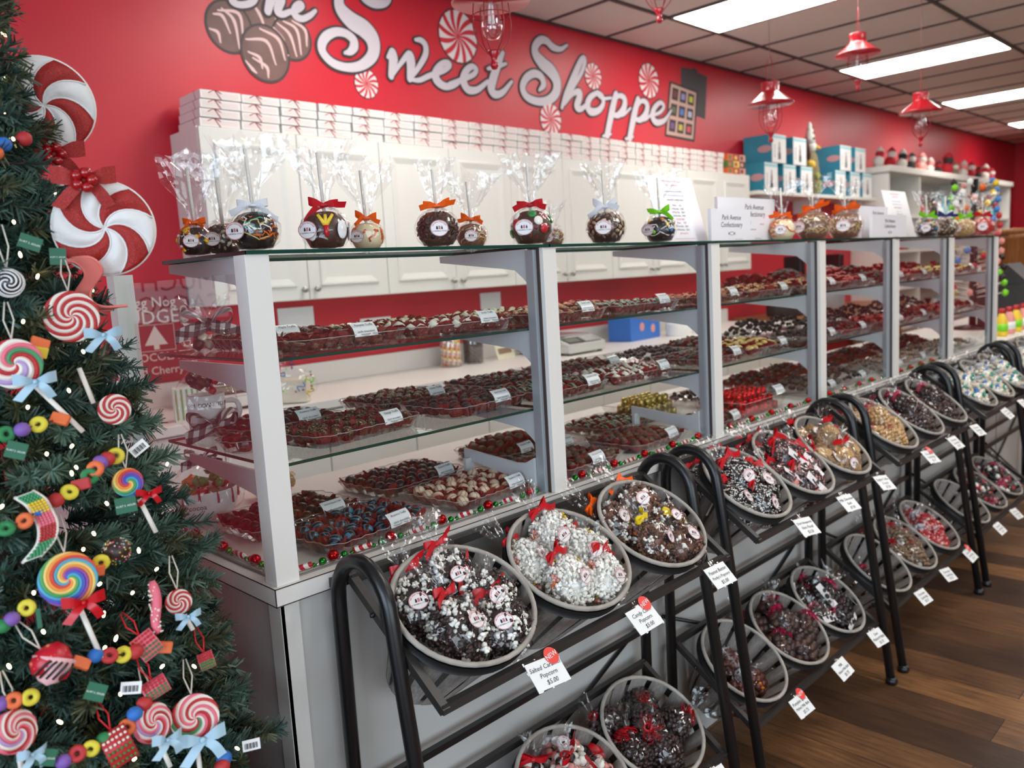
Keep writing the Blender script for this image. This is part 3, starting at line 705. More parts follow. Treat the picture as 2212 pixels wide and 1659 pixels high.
def sign_card(lines, M, label, size=(.052, .030), parent=None, font=.0085):
    t = thing('flavour_card', label, 'label card', M)
    m = MB(); w, h = size
    K = 6; vs = []
    for i in range(K+1):
        f = i/K; y = -h/2+h*f; z = .004*sin(pi*f)
        vs += [(-w/2, y, z), (w/2, y, z)]
    m.add(vs, [(2*i, 2*i+1, 2*i+3, 2*i+2) for i in range(K)], 0, None, True)
    m.add([(-w/2-.002, -h/2-.002, -.0008), (w/2+.002, -h/2-.002, -.0008), (w/2+.002, h/2+.002, -.0008), (-w/2-.002, h/2+.002, -.0008)], [(0, 1, 2, 3)], 1, None, False)
    m.build('card', [CARD, PLASTIC], t)
    m = MB(); n = len(lines); yy = h*.24 if n > 1 else 0
    for i, l in enumerate(lines):
        fs = font if i == 0 else font*.82
        m.text(l, fs*min(1, (w*.9)/(max(1, len(l))*fs*.50)), 0, T(0, yy-i*h*.48, .0048), shear=.12)
    m.build('lettering', INK, t)
    return t
def tray(x, y, z, w, d, rz, kind, name, card=None, cx=.75, heap=0.0, indiv=False, pitch=.0335, cupped=True, lab=None):
    M = T(x, y, z) @ Rz(R_(rz))
    key = (round(w, 2), round(d, 2))
    if key not in _traymesh:
        m = MB(); tray_mesh(m, w, d); o = m.build('sweet_tray', [PLASTIC, RIMM]); _traymesh[key] = o.data
    else:
        o = bpy.data.objects.new('sweet_tray', _traymesh[key]); COL.objects.link(o)
    o.matrix_world = M
    tag(o, 'clear tray of the '+name, 'tray', 'clear scalloped trays in the display case')
    nx = max(2, int((w-.012)/pitch)); ny = max(2, int((d-.012)/pitch)); sx, sy = (w-.008)/nx, (d-.008)/ny
    if indiv and kind not in PT: PT[kind] = proto_truffle(kind)
    if kind not in RIDX: RIDX[kind] = len(RMATS); RMATS.append(TM[kind])
    for j in range(ny):
        for i in range(nx):
            u, v = (i+.5)/nx*2-1, (j+.5)/ny*2-1
            zz = .003+ru(0, .005)+heap*max(0, 1-(u*u+v*v)*.8)
            px_, py_ = .004+(i+.5)*sx+ru(-.003, .003), .004+(j+.5)*sy+ru(-.003, .003)
            Q = M @ T(px_, py_, zz) @ Rz(ru(0, 6.3)) @ Rx(ru(-.28, .28)) @ Sc(ru(.95, 1.08))
            if indiv and NT[0] < 300:
                NT[0] += 1; PT[kind].put(Q, lab or ('truffle among the '+name), name)
            else:
                truffle_shape(REST, kind, RIDX[kind], Q)
                if cupped: cup_mesh(REST, 0, Q, n=16)
    if card:
        cw = .062 if len(card[0]) > 14 else .058
        P = M @ T(w*cx, -.004, .036) @ Rz(R_(4)) @ Rx(R_(58))
        sign_card(card, P, 'flavour card of the '+name, (cw, .032))
DK, MK, WH = '(dark chocolate)', '(milk chocolate)', '(white chocolate)'
z1, z2 = Z1+.0062, Z2+.0062
# first bay, deck
tray(.152, .050, ZD, .272, .195, 5, 'blue', 'blue striped dark truffles on the deck by the front post', ('Blueberry Truffle', DK), .62, indiv=True)
tray(.500, .062, ZD, .272, .195, 4, 'razz', 'white truffles with pink stripes on the deck of the first bay', ('Raspberry Truffle', WH), .66, indiv=True)
tray(.105, .255, ZD, .262, .195, 3, 'chip', 'reddish dusted truffles behind the blue striped ones', ('Red Hot Chipotle Truffle', MK), .70, indiv=True)
tray(.475, .302, ZD, .262, .195, 5, 'rasp', 'dark truffles with dark stripes behind the white striped ones', ('Raspberry Truffle', DK), .72, indiv=True)
# first bay, lower shelf
tray(.172, .092, z2, .280, .190, 8, 'gold', 'nut topped dark truffles in front on the lower shelf', ('Orange Truffle', DK), .68, indiv=True)
tray(.530, .100, z2, .255, .190, 4, 'forest', 'red crumb truffles on the lower shelf of the first bay', ('Black Forest Truffle', DK), .60, indiv=True)
tray(.128, .310, z2, .245, .185, 4, 'dark', 'plain dark truffles behind the nut topped ones', ('Strawberry Truffle', DK), .62)
tray(.500, .318, z2, .250, .185, 5, 'gold', 'nut topped truffles behind the red crumb ones', ('Lemon Truffle', DK), .66)
tray(.880, .320, ZD, .27, .19, 3, 'milk', 'dusty truffles at the back of the second bay deck', ('Ganache Truffle', DK), .36, heap=.03)
# first bay, upper shelf
tray(.120, .068, z1, .265, .190, 3, 'pump', 'flat pumpkin truffles on the upper shelf by the front post', ('Pumpkin Truffle', MK), .60)
tray(.425, .075, z1, .290, .190, 2, 'white', 'peaked white truffles on the upper shelf', ('Vanilla Truffle', WH), .70, heap=.004)
tray(.130, .272, z1, .26, .18, 2, 'gold', 'nut topped truffles at the back of the upper shelf', ('Maple Truffle', MK), .35)
tray(.420, .278, z1, .29, .18, 2, 'green', 'pale green flecked truffles behind the white ones')
# second bay
X2 = PX[1]+.06
tray(.845, .058, ZD, .265, .185, 3, 'milk', 'dusty milk truffles in front on the second bay deck', ('Milk Ganache Truffle', MK), .52)
tray(1.180, .070, ZD, .265, .19, 3, 'milk', 'milk truffles beside the post on the second bay deck', ('Peanut Butter Truffle', MK), .66)
tray(.905, .262, ZD, .262, .175, 3, 'square', 'square dark chocolates behind the milk truffles', ('Caramel Meltaway', '(milk & dark)'), .72, heap=.012, cupped=False)
tray(1.33, .30, ZD, .25, .19, 2, 'mint', 'striped milk truffles under the white deck arm')
tray(.800, .070, z2, .27, .19, 3, 'mint', 'green striped milk truffles in front on the second bay lower shelf', ('Amaretto Truffle', MK), .72)
tray(1.115, .075, z2, .28, .19, 3, 'white', 'peaked white truffles on the second bay lower shelf', ('Oreo Truffle', '(white & dark chocolate)'), .78)
tray(.830, .300, z2, .28, .185, 2, 'dark', 'plain dark truffles at the back of the second bay lower shelf', ('Hazelnut Truffle', DK), .8)
tray(1.150, .300, z2, .29, .185, 2, 'milk', 'milk truffles at the back right of the second bay lower shelf', ('Mocha Truffle', MK), .8)
tray(.800, .07, z1, .27, .19, 2, 'nut', 'nut topped truffles on the second bay upper shelf', ('Turtle Truffle', '(white & milk chocolate)'), .66)
tray(1.120, .07, z1, .30, .19, 2, 'mint', 'large striped truffles on the second bay upper shelf', ('Irish Cream Truffle', MK), .70)
tray(.800, .28, z1, .27, .18, 2, 'green', 'pale truffles at the back of the second bay upper shelf')
tray(1.120, .28, z1, .30, .18, 2, 'orange', 'orange topped truffles at the back of the second bay upper shelf')
# third bay
tray(1.56, .055, ZD, .22, .15, 3, 'milk', 'small milk truffles by the post on the third bay deck', ('Toffee Truffle', MK), .62)
tray(1.93, .32, ZD, .26, .19, 3, 'cluster', 'dark clusters at the back of the third bay deck', ('Dark Clusters', DK), .3, heap=.02, cupped=False)
tray(1.54, .07, z2, .26, .19, 2, 'dark', 'dark truffles in front on the third bay lower shelf', ('Dark Caramel', DK), .75)
tray(1.86, .08, z2, .26, .19, 2, 'yellow', 'cream coloured pieces on the third bay lower shelf', ('White Nut Bark', WH), .85, heap=.02)
tray(1.56, .295, z2, .28, .185, 2, 'cluster', 'dark clusters at the back of the third bay lower shelf', None, heap=.02, cupped=False)
tray(1.88, .295, z2, .28, .185, 2, 'dark', 'dark pieces at the back right of the third bay lower shelf', None, heap=.02)
tray(1.54, .07, z1, .26, .19, 2, 'orange', 'orange topped truffles on the third bay upper shelf', ('Pecan Caramel', MK), .7)
tray(1.86, .07, z1, .30, .19, 2, 'nut', 'golden nut topped pieces on the third bay upper shelf', ('Butter Pecan', MK), .7, heap=.015)
# bays four to six, blurred
far = [(2.30, 'nut', 'cluster', 'dark'), (2.60, 'redmix', 'dark', 'cluster'), (3.02, 'dark', 'redmix', 'bunch'), (3.32, 'redmix', 'dark', 'bunch'), (3.74, 'yellow', 'redmix', 'bunch'), (4.05, 'yellow', 'bunch', 'bunch')]
bayn = [b+' bay, '+h+' half' for b in ('fourth', 'fifth', 'last') for h in ('left', 'right')]
for (x, a, b, c), bn in zip(far, bayn):
    tray(x, .075, z1, .27, .2, 0, a, 'sweets on the upper shelf, '+bn, ('Milk Caramel', MK), .6, heap=.02)
    tray(x, .075, z2, .27, .2, 0, b, 'sweets on the lower shelf, '+bn, ('Dark Caramel', DK), .6, heap=.02, cupped=(b != 'cluster'))
    tray(x, .075, ZD, .27, .2, 0, c, 'sweets on the deck, '+bn, ('Nut Clusters', MK), .6, heap=.03, cupped=False)
    tray(x, .310, z1, .27, .19, 0, b, 'sweets, upper shelf rear, '+bn, None, heap=.05)
    tray(x, .310, z2, .27, .19, 0, 'cluster', 'dark clusters, lower shelf rear, '+bn, None, heap=.06, cupped=False)
    tray(x, .310, ZD, .27, .19, 0, 'dark', 'dark sweets, deck rear, '+bn, None, heap=.04)
# foil wrapped sweets, one object each
FOILR = mat('red_foil', C(206, 22, 30), 0.22, 0.75, bump=(60, .25)); FOILG = mat('gold_foil', C(206, 186, 104), 0.25, 0.8, bump=(60, .25))
def foil(name, lab, mt, x0, y0, w, d, n, layers, grp, trlab):
    m = MB(); m.box((0, 0, 0), (w, d, .001)); hh = .055; fl = .02
    m.add([(0, 0, 0), (w, 0, 0), (w, d, 0), (0, d, 0), (-fl, -fl, hh), (w+fl, -fl, hh), (w+fl, d+fl, hh), (-fl, d+fl, hh)], [(0, 1, 5, 4), (1, 2, 6, 5), (2, 3, 7, 6), (3, 0, 4, 7)], 0, None, False)
    m.tube([(-fl, -fl, hh), (w+fl, -fl, hh), (w+fl, d+fl, hh), (-fl, d+fl, hh)], .0012, 5, 1, True)
    o = m.build('sweet_tray', [PLASTIC, RIMM]); o.matrix_world = T(x0, y0, ZD); tag(o, trlab, 'tray')
    t = None; pr = None
    for L in range(layers):
        s = L*.012; nx = max(1, int((w-2*s)/.031)); ny = max(1, int((d-2*s)/.031))
        for j in range(ny):
            for i in range(nx):
                M = T(x0+s+(i+.5)*(w-2*s)/nx+ru(-.003, .003), y0+s+(j+.5)*(d-2*s)/ny+ru(-.003, .003), ZD+.002+L*.026) @ Rz(ru(0, 6)) @ Rx(ru(-.12, .12))
                if pr is None:
                    m = MB(); m.lathe([(.010, 0), (.0135, .002), (.0125, .012), (.0118, .022), (.009, .0255), (.0045, .0265), (0, .027)], 14, 0, None, True, lambda a, b: 1+.05*sin(b*2.7+a))
                    o = m.build(name, mt); tag(o, lab, 'chocolate', grp); pr = o
                else: o = pr.copy(); COL.objects.link(o)
                o.matrix_world = M
foil('foil_chocolate', 'red foil wrapped chocolate heaped in the clear tray of the third bay', FOILR, 1.80, .085, .26, .17, 0, 3, 'red foil chocolates', 'clear tray heaped with red foil chocolates on the third bay deck')
foil('foil_chocolate', 'gold foil wrapped chocolate in the clear tray behind the red ones', FOILG, 1.57, .33, .22, .15, 0, 3, 'gold foil chocolates', 'clear tray of gold foil chocolates at the back of the third bay deck')
P = T(2.02, .07, ZD+.075) @ Rx(R_(55)); sign_card(['Cherry Cordials', MK], P, 'flavour card leaning on the heap of red foil chocolates', (.062, .034))
# left end of the case: half hidden trays beside the glass end
tray(.052, .20, z2, .075, .09, 0, 'dark', 'few dark truffles at the left end of the lower shelf')
tag(REST.build('truffles', RMATS), 'remaining sweets filling the trays in the rest of the case', 'truffles', None, 'stuff')

# ------------------------------------------------------------------ wrapped bags
KW = mat('white_popcorn', C(250, 246, 236), 0.7, spec=0.2); KD = mat('chocolate_popcorn', C(52, 34, 32), 0.4)
KB = mat('brown_popcorn', C(126, 88, 70), 0.55); KO = mat('orange_candy', C(226, 106, 30), 0.35); KY = mat('yellow_candy', C(236, 200, 50), 0.35)
KP = mat('pink_candy', C(226, 150, 140), 0.4); KT = mat('tan_nut', C(196, 156, 104), 0.45); KG = mat('grey_brown_nut', C(134, 108, 84), 0.5)
KR = mat('red_candy', C(190, 34, 42), 0.3); KC = mat('red_brown_malt_ball', C(92, 44, 34), 0.28); KK = mat('very_dark_chocolate', C(30, 20, 20), 0.28)
KTEAL = mat('teal_candy', C(70, 170, 150), 0.35); KBLUE = mat('blue_candy', C(70, 130, 200), 0.35); KCREAM = mat('cream_candy', C(228, 214, 190), 0.45)
def kernel(m, c, s, mi):
    for _ in range(6): m.ico((c[0]+ru(-s, s)*.8, c[1]+ru(-s, s)*.8, c[2]+ru(-s, s)*.8), (s*ru(.3, .75), s*ru(.3, .7), s*ru(.3, .7)), 1, mi, Rz(ru(0, 6)) @ Rx(ru(0, 6)), .30)
def piece(m, kind, c, nrm, s, mi):
    if kind == 'pop': kernel(m, c, s, mi)
    elif kind == 'ball': m.ico(c, s, 2, mi)
    elif kind == 'nut': m.ico((0, 0, 0), (s*1.35, s*.85, s*.8), 1, mi, T(*c) @ Rz(ru(0, 6)) @ Rx(ru(0, 6)), .04)
    elif kind == 'disc':
        F = frame(c, Vector(nrm)+Vector((ru(-.7, .7), ru(-.7, .7), ru(-.7, .7))))
        m.lathe([(s*.9, -s*.2), (s, 0), (s*.85, s*.25), (s*.4, s*.42), (0, s*.45)], 10, 0, F)
        for k in range(16):
            a, q = ru(0, 6.3), s*.85*math.sqrt(rnd()); m.ico((F @ Vector((q*cos(a), q*sin(a), s*.38)))[:], s*.13, 1, 1)
    elif kind == 'shard':
        F = frame(c, nrm) @ Rz(ru(0, 6)) @ Rx(ru(-.5, .5)); m.box((-s*1.3, -s, -s*.35), (s*1.3, s, s*.35), mi, F, s*.15)
        for k in range(9): m.ico((F @ Vector((ru(-s, s)*1.2, ru(-s, s)*.9, s*.38)))[:], s*.17, 1, 1)
    elif kind == 'wrap': m.ico((0, 0, 0), (s*1.5, s*.8, s*.6), 1, mi, T(*c) @ Rz(ru(0, 6)) @ Rx(ru(0, 6)), .2)
def fill(m, kind, n, R, s, weights):
    """pieces over an ellipsoid body of radii R centred at height R.z"""
    m.ico((0, 0, R[2]), (R[0]*.78, R[1]*.78, R[2]*.82), 2, weights[0][0])
    tot = sum(w for _, w in weights)
    for i in range(n):
        z = 1-2*(i+.5)/n; q = math.sqrt(1-z*z); a = i*2.399963+ru(-.12, .12)
        nr = Vector((q*cos(a), q*sin(a), z)); k = ru(.86, 1.0)
        c = (nr.x*R[0]*k, nr.y*R[1]*k, R[2]+nr.z*R[2]*k*.93)
        t_ = rnd()*tot; mi = weights[-1][0]
        for a_, w in weights:
            t_ -= w
            if t_ <= 0: mi = a_; break
        piece(m, kind, c, nr, s*ru(.85, 1.15), mi)
def cello(m, R, tail=.06, n=26, fan=1.0, mi=0):
    H = 2*R[2]; prof = []
    for k in range(9):
        a = -pi/2+pi*k/8*.93; prof.append((cos(a)*1.10+.02, R[2]+sin(a)*R[2]*1.06))
    nk = .010/R[0]; prof += [(nk*2.0, H*1.03), (nk, H*1.09), (nk*1.6, H*1.09+tail*.25), (nk*3.0*fan, H*1.09+tail*.65), (nk*4.2*fan, H*1.09+tail)]
    vs = []; L = len(prof); tw = [ru(-.10, .10) for _ in range(n)]
    for i, (r, z) in enumerate(prof):
        for j in range(n):
            a = 2*pi*j/n
            amp = .035 if i < 9 else .32
            q = r*(1+ru(-amp, amp)+(0 if i < 9 else .35*tw[j]*10*(i-9)/5))
            fl = 1 if i < 9 else max(.35, 1-(i-9)*.15)
            vs.append((q*R[0]*cos(a), q*(R[1]*(1 if i < 9 else 0)+R[0]*(0 if i < 9 else 1))*sin(a)*fl, z+(ru(-.004, .004) if i < L-1 else ru(-.014, .012))))
    fs = []
    for i in range(L-1):
        for j in range(n):
            a, b, c, d = i*n+j, i*n+(j+1) % n, (i+1)*n+(j+1) % n, (i+1)*n+j
            fs += [(a, b, c), (a, c, d)] if (i+j) % 2 else [(a, b, d), (b, c, d)]
    m.add(vs, fs, mi, None, False)
def bow(m, z, s, mi=0, y=0.0, loops=True, seed=0):
    rr = random.Random(seed); w = s*.24
    m.ico((0, y, z), (s*.22, s*.2, s*.17), 2, mi)
    for sd in (-1, 1):
        up = rr.uniform(.1, .6)
        if loops:
            P = crom([(0, y, z), (sd*s*.45, y+.3*s, z+s*up*.5), (sd*s*.95, y+.15*s, z+s*up), (sd*s*.9, y-.12*s, z+s*up*.7), (sd*s*.4, y-.05*s, z+s*.1), (0, y, z)], 4)
            m.strip(P, [Vector((0, w*.35, w))*(.45+.55*min(1, abs(p.x)/(s*.5))) for p in P], mi)
        dz = rr.uniform(-.9, .5)
        P = crom([(0, y+.02*s, z), (sd*s*.5, y+.25*s, z+s*dz*.3+s*.1), (sd*s*rr.uniform(.8, 1.2), y+.22*s, z+s*dz), (sd*s*rr.uniform(1.1, 1.6), y+.1*s, z+s*dz*1.5)], 4)
        m.strip(P, [Vector((w*.3*sd, w*.4, w*.8))]*len(P), mi)
    m.tube([(.010*cos(a*pi/6), y+.010*sin(a*pi/6)-y*1.0, z) for a in range(12)], .003, 6, mi, True)
def curl(m, z, s, mi=0, seed=0):
    rr = random.Random(seed)
    m.tube([(.009*cos(a*pi/6), .009*sin(a*pi/6), z) for a in range(12)], .0032, 6, mi, True)
    for k in range(5):
        a = rr.uniform(0, 6.3); P = []
        for i in range(14):
            f = i/13; q = .008+s*f; P.append((q*cos(a)+.007*cos(i*1.4), q*sin(a)+.007*sin(i*1.4), z+.008*sin(i*1.4+1)-s*f*.5))
        m.strip(P, Vector((.001, .001, .0022)), mi)
STK = mat('sticker_white', C(236, 230, 230), 0.35); STKR = mat('sticker_red', C(190, 60, 76), 0.4)
ORST = mat('orange_sticker', C(244, 130, 24), 0.5)
def sticker(m, r, M, asp=.82):
    """round shop label: ring, three small shapes, words"""
    m.disc(r, 28, 0, M, r*asp); m.ring(r*.93, r*.98, 28, 1, M, .0003, asp)
    Q = M @ T(0, 0, .0004)
    m.add([(-.36*r, -.12*r, 0), (-.16*r, -.12*r, 0), (-.16*r, .08*r, 0), (-.20*r, .2*r, 0), (-.26*r, .24*r, 0), (-.32*r, .2*r, 0), (-.36*r, .08*r, 0)], [tuple(range(7))], 2, Q, False)
    m.add([(-.09*r, -.12*r, 0), (-.01*r, -.12*r, 0), (-.01*r, .24*r, 0), (-.09*r, .24*r, 0)], [(0, 1, 2, 3)], 1, Q, False)
    m.add([(.03*r, -.12*r, 0), (.11*r, -.12*r, 0), (.11*r, .24*r, 0), (.03*r, .24*r, 0)], [(0, 1, 2, 3)], 1, Q, False)
    m.add([(.2*r, -.12*r, 0), (.36*r, -.12*r, 0), (.36*r, .1*r, 0), (.31*r, .16*r, 0), (.31*r, .24*r, 0), (.25*r, .24*r, 0), (.25*r, .16*r, 0), (.2*r, .1*r, 0)], [tuple(range(8))], 2, Q, False)
    m.text('& GENERAL STORE', r*.19, 2, Q @ T(0, -.30*r, 0))
    tx = 'PARK AVENUE CONFECTIONARY'
    for i, ch in enumerate(tx):
        if ch == ' ': continue
        a = R_(158-136*i/(len(tx)-1)); m.text(ch, r*.17, 1, Q @ T(.78*r*cos(a), .78*r*asp*sin(a), 0) @ Rz(a-pi/2))
FACE_Y = Matrix(((-1, 0, 0, 0), (0, 0, 1, 0), (0, 1, 0, 0), (0, 0, 0, 1)))   # local +y faces out, +z is up
CWHITE = mat('white_curl_ribbon', C(228, 228, 232), 0.4); CPINK = mat('pink_curl_ribbon', C(196, 30, 76), 0.3, coat=.4)
ROR = mat('orange_satin_ribbon', C(244, 96, 14), 0.35); RYE = mat('yellow_satin_ribbon', C(244, 212, 30), 0.35)
SPEC = {  # kind, count, radii, piece size, colours [(material, weight)], ribbon, sticker
 'pop_dark': ('pop', 120, (.066, .052, .068), .0090, [(KD, 6), (KW, 4)], ('bow', RIBBON_RED), 'shop', 'dark drizzled popcorn'),
 'pop_white': ('pop', 130, (.064, .052, .066), .0092, [(KW, 30), (KO, 1), (KY, .7), (KP, 1.2)], ('bow', RIBBON_RED), 'shop', 'white popcorn'),
 'pop_porky': ('pop', 130, (.064, .052, .064), .0080, [(KB, 14), (KW, 5), (KD, 5), (KO, .8), (KY, .8)], ('bow', ROR), 'shop', 'brown butter popcorn'),
 'pop_porkyy': ('pop', 130, (.064, .052, .062), .0080, [(KB, 14), (KW, 5), (KD, 5), (KO, .8), (KY, .8)], ('bow', RYE), 'shop', 'brown butter popcorn'),
 'malt_mix': ('ball', 70, (.050, .042, .052), .0105, [(KK, 4), (KW, 3), (KP, 4)], ('bow', RIBBON_RED), 'shop', 'pink and dark malt balls'),
 'nuts_dark': ('nut', 190, (.045, .038, .056), .0068, [(KD, 1)], ('curl', RIBBON_RED), None, 'small dark chocolate nuts'),
 'nonpareil': ('disc', 60, (.046, .038, .060), .0125, [(KK, 1), (KW, 1)], ('bow', RIBBON_RED), 'shop', 'dark nonpareil drops'),
 'bark': ('shard', 50, (.044, .034, .066), .0125, [(KD, 4), (KP, 1)], ('bow', RIBBON_RED), 'strip', 'dark peppermint bark'),
 'toffee': ('shard', 60, (.050, .038, .060), .0115, [(KG, 4), (KT, 2)], ('bow', RIBBON_RED), 'shop', 'crumb coated toffee'),
 'pump_malt': ('ball', 60, (.040, .036, .048), .0120, [(KC, 1)], ('curl', CWHITE), 'orange', 'red brown malt balls'),
 'malt_milk': ('ball', 52, (.044, .040, .052), .0140, [(MILK, 1), (KD, 1.4)], ('curl', CPINK), None, 'milk chocolate malt balls'),
 'malt_dark': ('ball', 60, (.042, .038, .050), .0125, [(KK, 1)], ('curl', CPINK), 'strip2', 'very dark malt balls'),
 'cashew': ('nut', 120, (.046, .038, .056), .0088, [(KT, 1)], ('curl', CPINK), None, 'tan coated nuts'),
 'dark_glossy': ('nut', 80, (.044, .038, .056), .0105, [(KD, 3), (MILK, 1)], ('curl', CPINK), None, 'glossy dark clusters'),
 'nuts_brown': ('nut', 120, (.048, .040, .062), .0088, [(KG, 1)], ('curl', RIBBON_RED), None, 'grey brown coated nuts'),
 'redwhite': ('nut', 110, (.042, .036, .050), .0085, [(KR, 3), (KP, 1)], ('curl', CWHITE), None, 'red and pink candies'),
 'wrapped': ('wrap', 60, (.046, .038, .052), .0110, [(KCREAM, 5), (KTEAL, 1), (KO, 1), (KY, .6), (KBLUE, .6), (KW, 3)], ('curl', CWHITE), None, 'mixed pastel wrapped sweets'),
 'darkred': ('ball', 60, (.042, .036, .048), .0110, [(KK, 4), (KR, 1), (KW, 1)], ('curl', CPINK), None, 'dark and red candies'),
}
BAGS = {}
CONT_KIND = {'pop': 'popcorn', 'ball': 'malt_balls', 'nut': 'coated_nuts', 'disc': 'chocolate_drops', 'shard': 'chocolate_bark', 'wrap': 'wrapped_sweets'}
def bag_proto(key):
    kind, n, R, s, cols_, rib, stk, desc = SPEC[key]
    t = thing('sweet_bag', desc, 'bag of sweets'); parts = []
    m = MB(); fill(m, kind, n, R, s, [(i, w) for i, (c, w) in enumerate(cols_)]); o = m.build(CONT_KIND[kind], [c for c, _ in cols_], t); tag(o, kind='stuff'); parts.append((o, -1))
    m = MB(); cello(m, R, .055 if kind != 'pop' else .075); parts.append((m.build('cellophane_wrap', CELLO, t), -1))
    m = MB(); zn = 2*R[2]*1.09
    if rib[0] == 'bow': bow(m, zn, .034, 0, .008, True, len(key))
    else: curl(m, zn, .020, 0, len(key))
    parts.append((m.build('ribbon', rib[1], t), -1))
    if stk:
        m = MB(); F = T(.012, R[1]*1.115, R[2]*1.05) @ FACE_Y
        if stk == 'shop': sticker(m, .0215, F); o = m.build('shop_sticker', [STK, STKR, INK], t)
        elif stk == 'orange':
            m.disc(.011, 20, 0, F); m.text('NEW', .007, 1, F @ T(0, 0, .0004)); o = m.build('round_sticker', [ORST, INK], t)
        else:
            F = T(.006, R[1]*1.12, R[2]*.95) @ FACE_Y @ Rz(.35 if stk == 'strip' else 1.2)
            m.box((-.011, -.042, 0), (.011, .042, .0006), 0, F)
            for k in range(9): m.text('sugar cocoa butter milk', .0022, 1, F @ T(0, .034-k*.0055, .0009))
            m.text('Ingredients', .0042, 2, F @ T(0, -.026, .0009)); o = m.build('ingredient_label', [STK, INK, STKR], t)
        parts.append((o, -1))
    return Proto(t, parts)

# ------------------------------------------------------------------ baskets and racks
SLAT = ramp_mat('grey_wood_slat', 'noise', [(0.3, C(128, 121, 116)), (0.7, C(158, 150, 143))], scale=(60, 60, 4), tscale=4, rough=0.65)
RIM = ramp_mat('pale_wood_rim', 'noise', [(0.3, C(150, 143, 134)), (0.7, C(176, 169, 159))], tscale=25, rough=0.6)
HOOP = mat('black_basket_hoop', C(24, 22, 22), 0.5)
def basket_proto(a, b, zb, fb):
    t = thing('slatted_basket', 'slatted basket', 'basket'); parts = []
    zt = .030; ab, bb = a*.64, b*fb; n = 14
    m = MB(); m.tube([(a*cos(2*pi*i/40), b*sin(2*pi*i/40), zt) for i in range(40)], .0052, 8, 0, True); parts.append((m.build('rim', RIM, t), -1))
    m = MB(); E = []
    for q, z in ((1.005, zt-.006), (.985, zt-.030)):
        for i in range(40): E.append((a*q*cos(2*pi*i/40), b*q*sin(2*pi*i/40), z))
    for q, z in ((1.035, zt-.006), (1.02, zt-.030)):
        for i in range(40): E.append((a*q*cos(2*pi*i/40), b*q*sin(2*pi*i/40), z))
    m.add(E, [(k*40+i, k*40+(i+1) % 40, (k+1)*40+(i+1) % 40, (k+1)*40+i) for k in (0, 2) for i in range(40)]+[(40+i, 40+(i+1) % 40, 120+(i+1) % 40, 120+i) for i in range(40)], 0, None, True)
    parts.append((m.build('hoop', HOOP, t), -1))
    for k in range(n):
        m = MB(); a0, a1 = 2*pi*k/n+.02, 2*pi*(k+.74)/n+.02; vs = []
        for off in (0, .0028):
            for j in range(5):
                f = j/4; A_0, B_0 = a*(1-f)*.985+ab*f-off, b*(1-f)*.985+bb*f-off; z = zt*(1-f)+zb*f
                for q in (a0, (a0+a1)/2, a1): vs.append((A_0*cos(q), B_0*sin(q), z))
        fs = []
        for o_ in (0, 15):
            for j in range(4):
                for i in range(2): fs.append((o_+j*3+i, o_+j*3+i+1, o_+j*3+i+4, o_+j*3+i+3))
        fs += [(j*3, (j+1)*3, 15+(j+1)*3, 15+j*3) for j in range(4)]+[(j*3+2, (j+1)*3+2, 15+(j+1)*3+2, 15+j*3+2) for j in range(4)]
        m.add(vs, fs, 0, None, True); parts.append((m.build('slat', SLAT, t), -1))
    m = MB(); m.disc(ab*.99, 30, 0, T(0, 0, zb), bb*.99); m.ring(ab*.9, ab*1.03, 30, 0, T(0, 0, zb+.006), 0, bb/ab)
    parts.append((m.build('bottom', SLAT, t), -1))
    return Proto(t, parts)
TILT = R_(35.6)
RACKS = [(.090, 1.060), (1.15, 2.045), (2.125, 3.02), (3.10, 3.99), (4.07, 4.96)]
BASK = [['pop_dark', 'pop_white', 'pop_porky'], ['nonpareil', 'bark', 'toffee'], ['cashew', 'dark_glossy', 'dark_glossy'], ['wrapped', 'wrapped', 'wrapped'], ['wrapped', 'wrapped', 'wrapped']]
BASKL = [['', 'malt_mix', 'nuts_dark'], ['pump_malt', 'malt_milk', 'malt_dark'], ['dark_glossy', 'nuts_brown', 'redwhite'], ['darkred', 'darkred', 'darkred'], ['', '', '']]
FEW = {(1, 0, 0): 4, (2, 0, 0): 3, (3, 0, 0): 2}
TAGT = {(0, 1, 0): (['Salted Caramel', 'Popcorn', '$5.00'], 1), (0, 1, 1): (['Candy Corn', 'Popcorn', '$5.00'], 1), (0, 1, 2): (['Peanut Butter', 'Porky\'s Popcorn', '$5.00'], 0),
 (1, 1, 0): (['Dark Nonpareils', 'Non Pareil', '$3.50'], 0), (1, 1, 1): (['Milk Chocolate', 'Bark', '$7.50'], 0), (1, 1, 2): (['English Toffee', 'Crunch', '$7.50'], 0),
 (1, 0, 0): (['Pumpkin Spice', 'Malted Milk Balls', '$5.75'], 1), (1, 0, 1): (['Milk', 'Malted Milk Balls', '$5.75'], 0), (1, 0, 2): (['Dark', 'Malted M Balls', '$5.75'], 0)}
ORDR = ['first rack', 'second rack', 'third rack', 'fourth rack', 'farthest rack']
ORDS = ['left', 'middle', 'right']
NEWR = mat('new_sticker_red', C(232, 56, 44), 0.45)
BP = {}
def square_bar(m, a, b, s=.0085, mi=0, up=(0, 0, 1)):
    a, b = Vector(a), Vector(b); F = frame(a, b-a, up); L = (b-a).length
    m.box((-s, -s, -s*.8), (s, s, L+s*.8), mi, F)
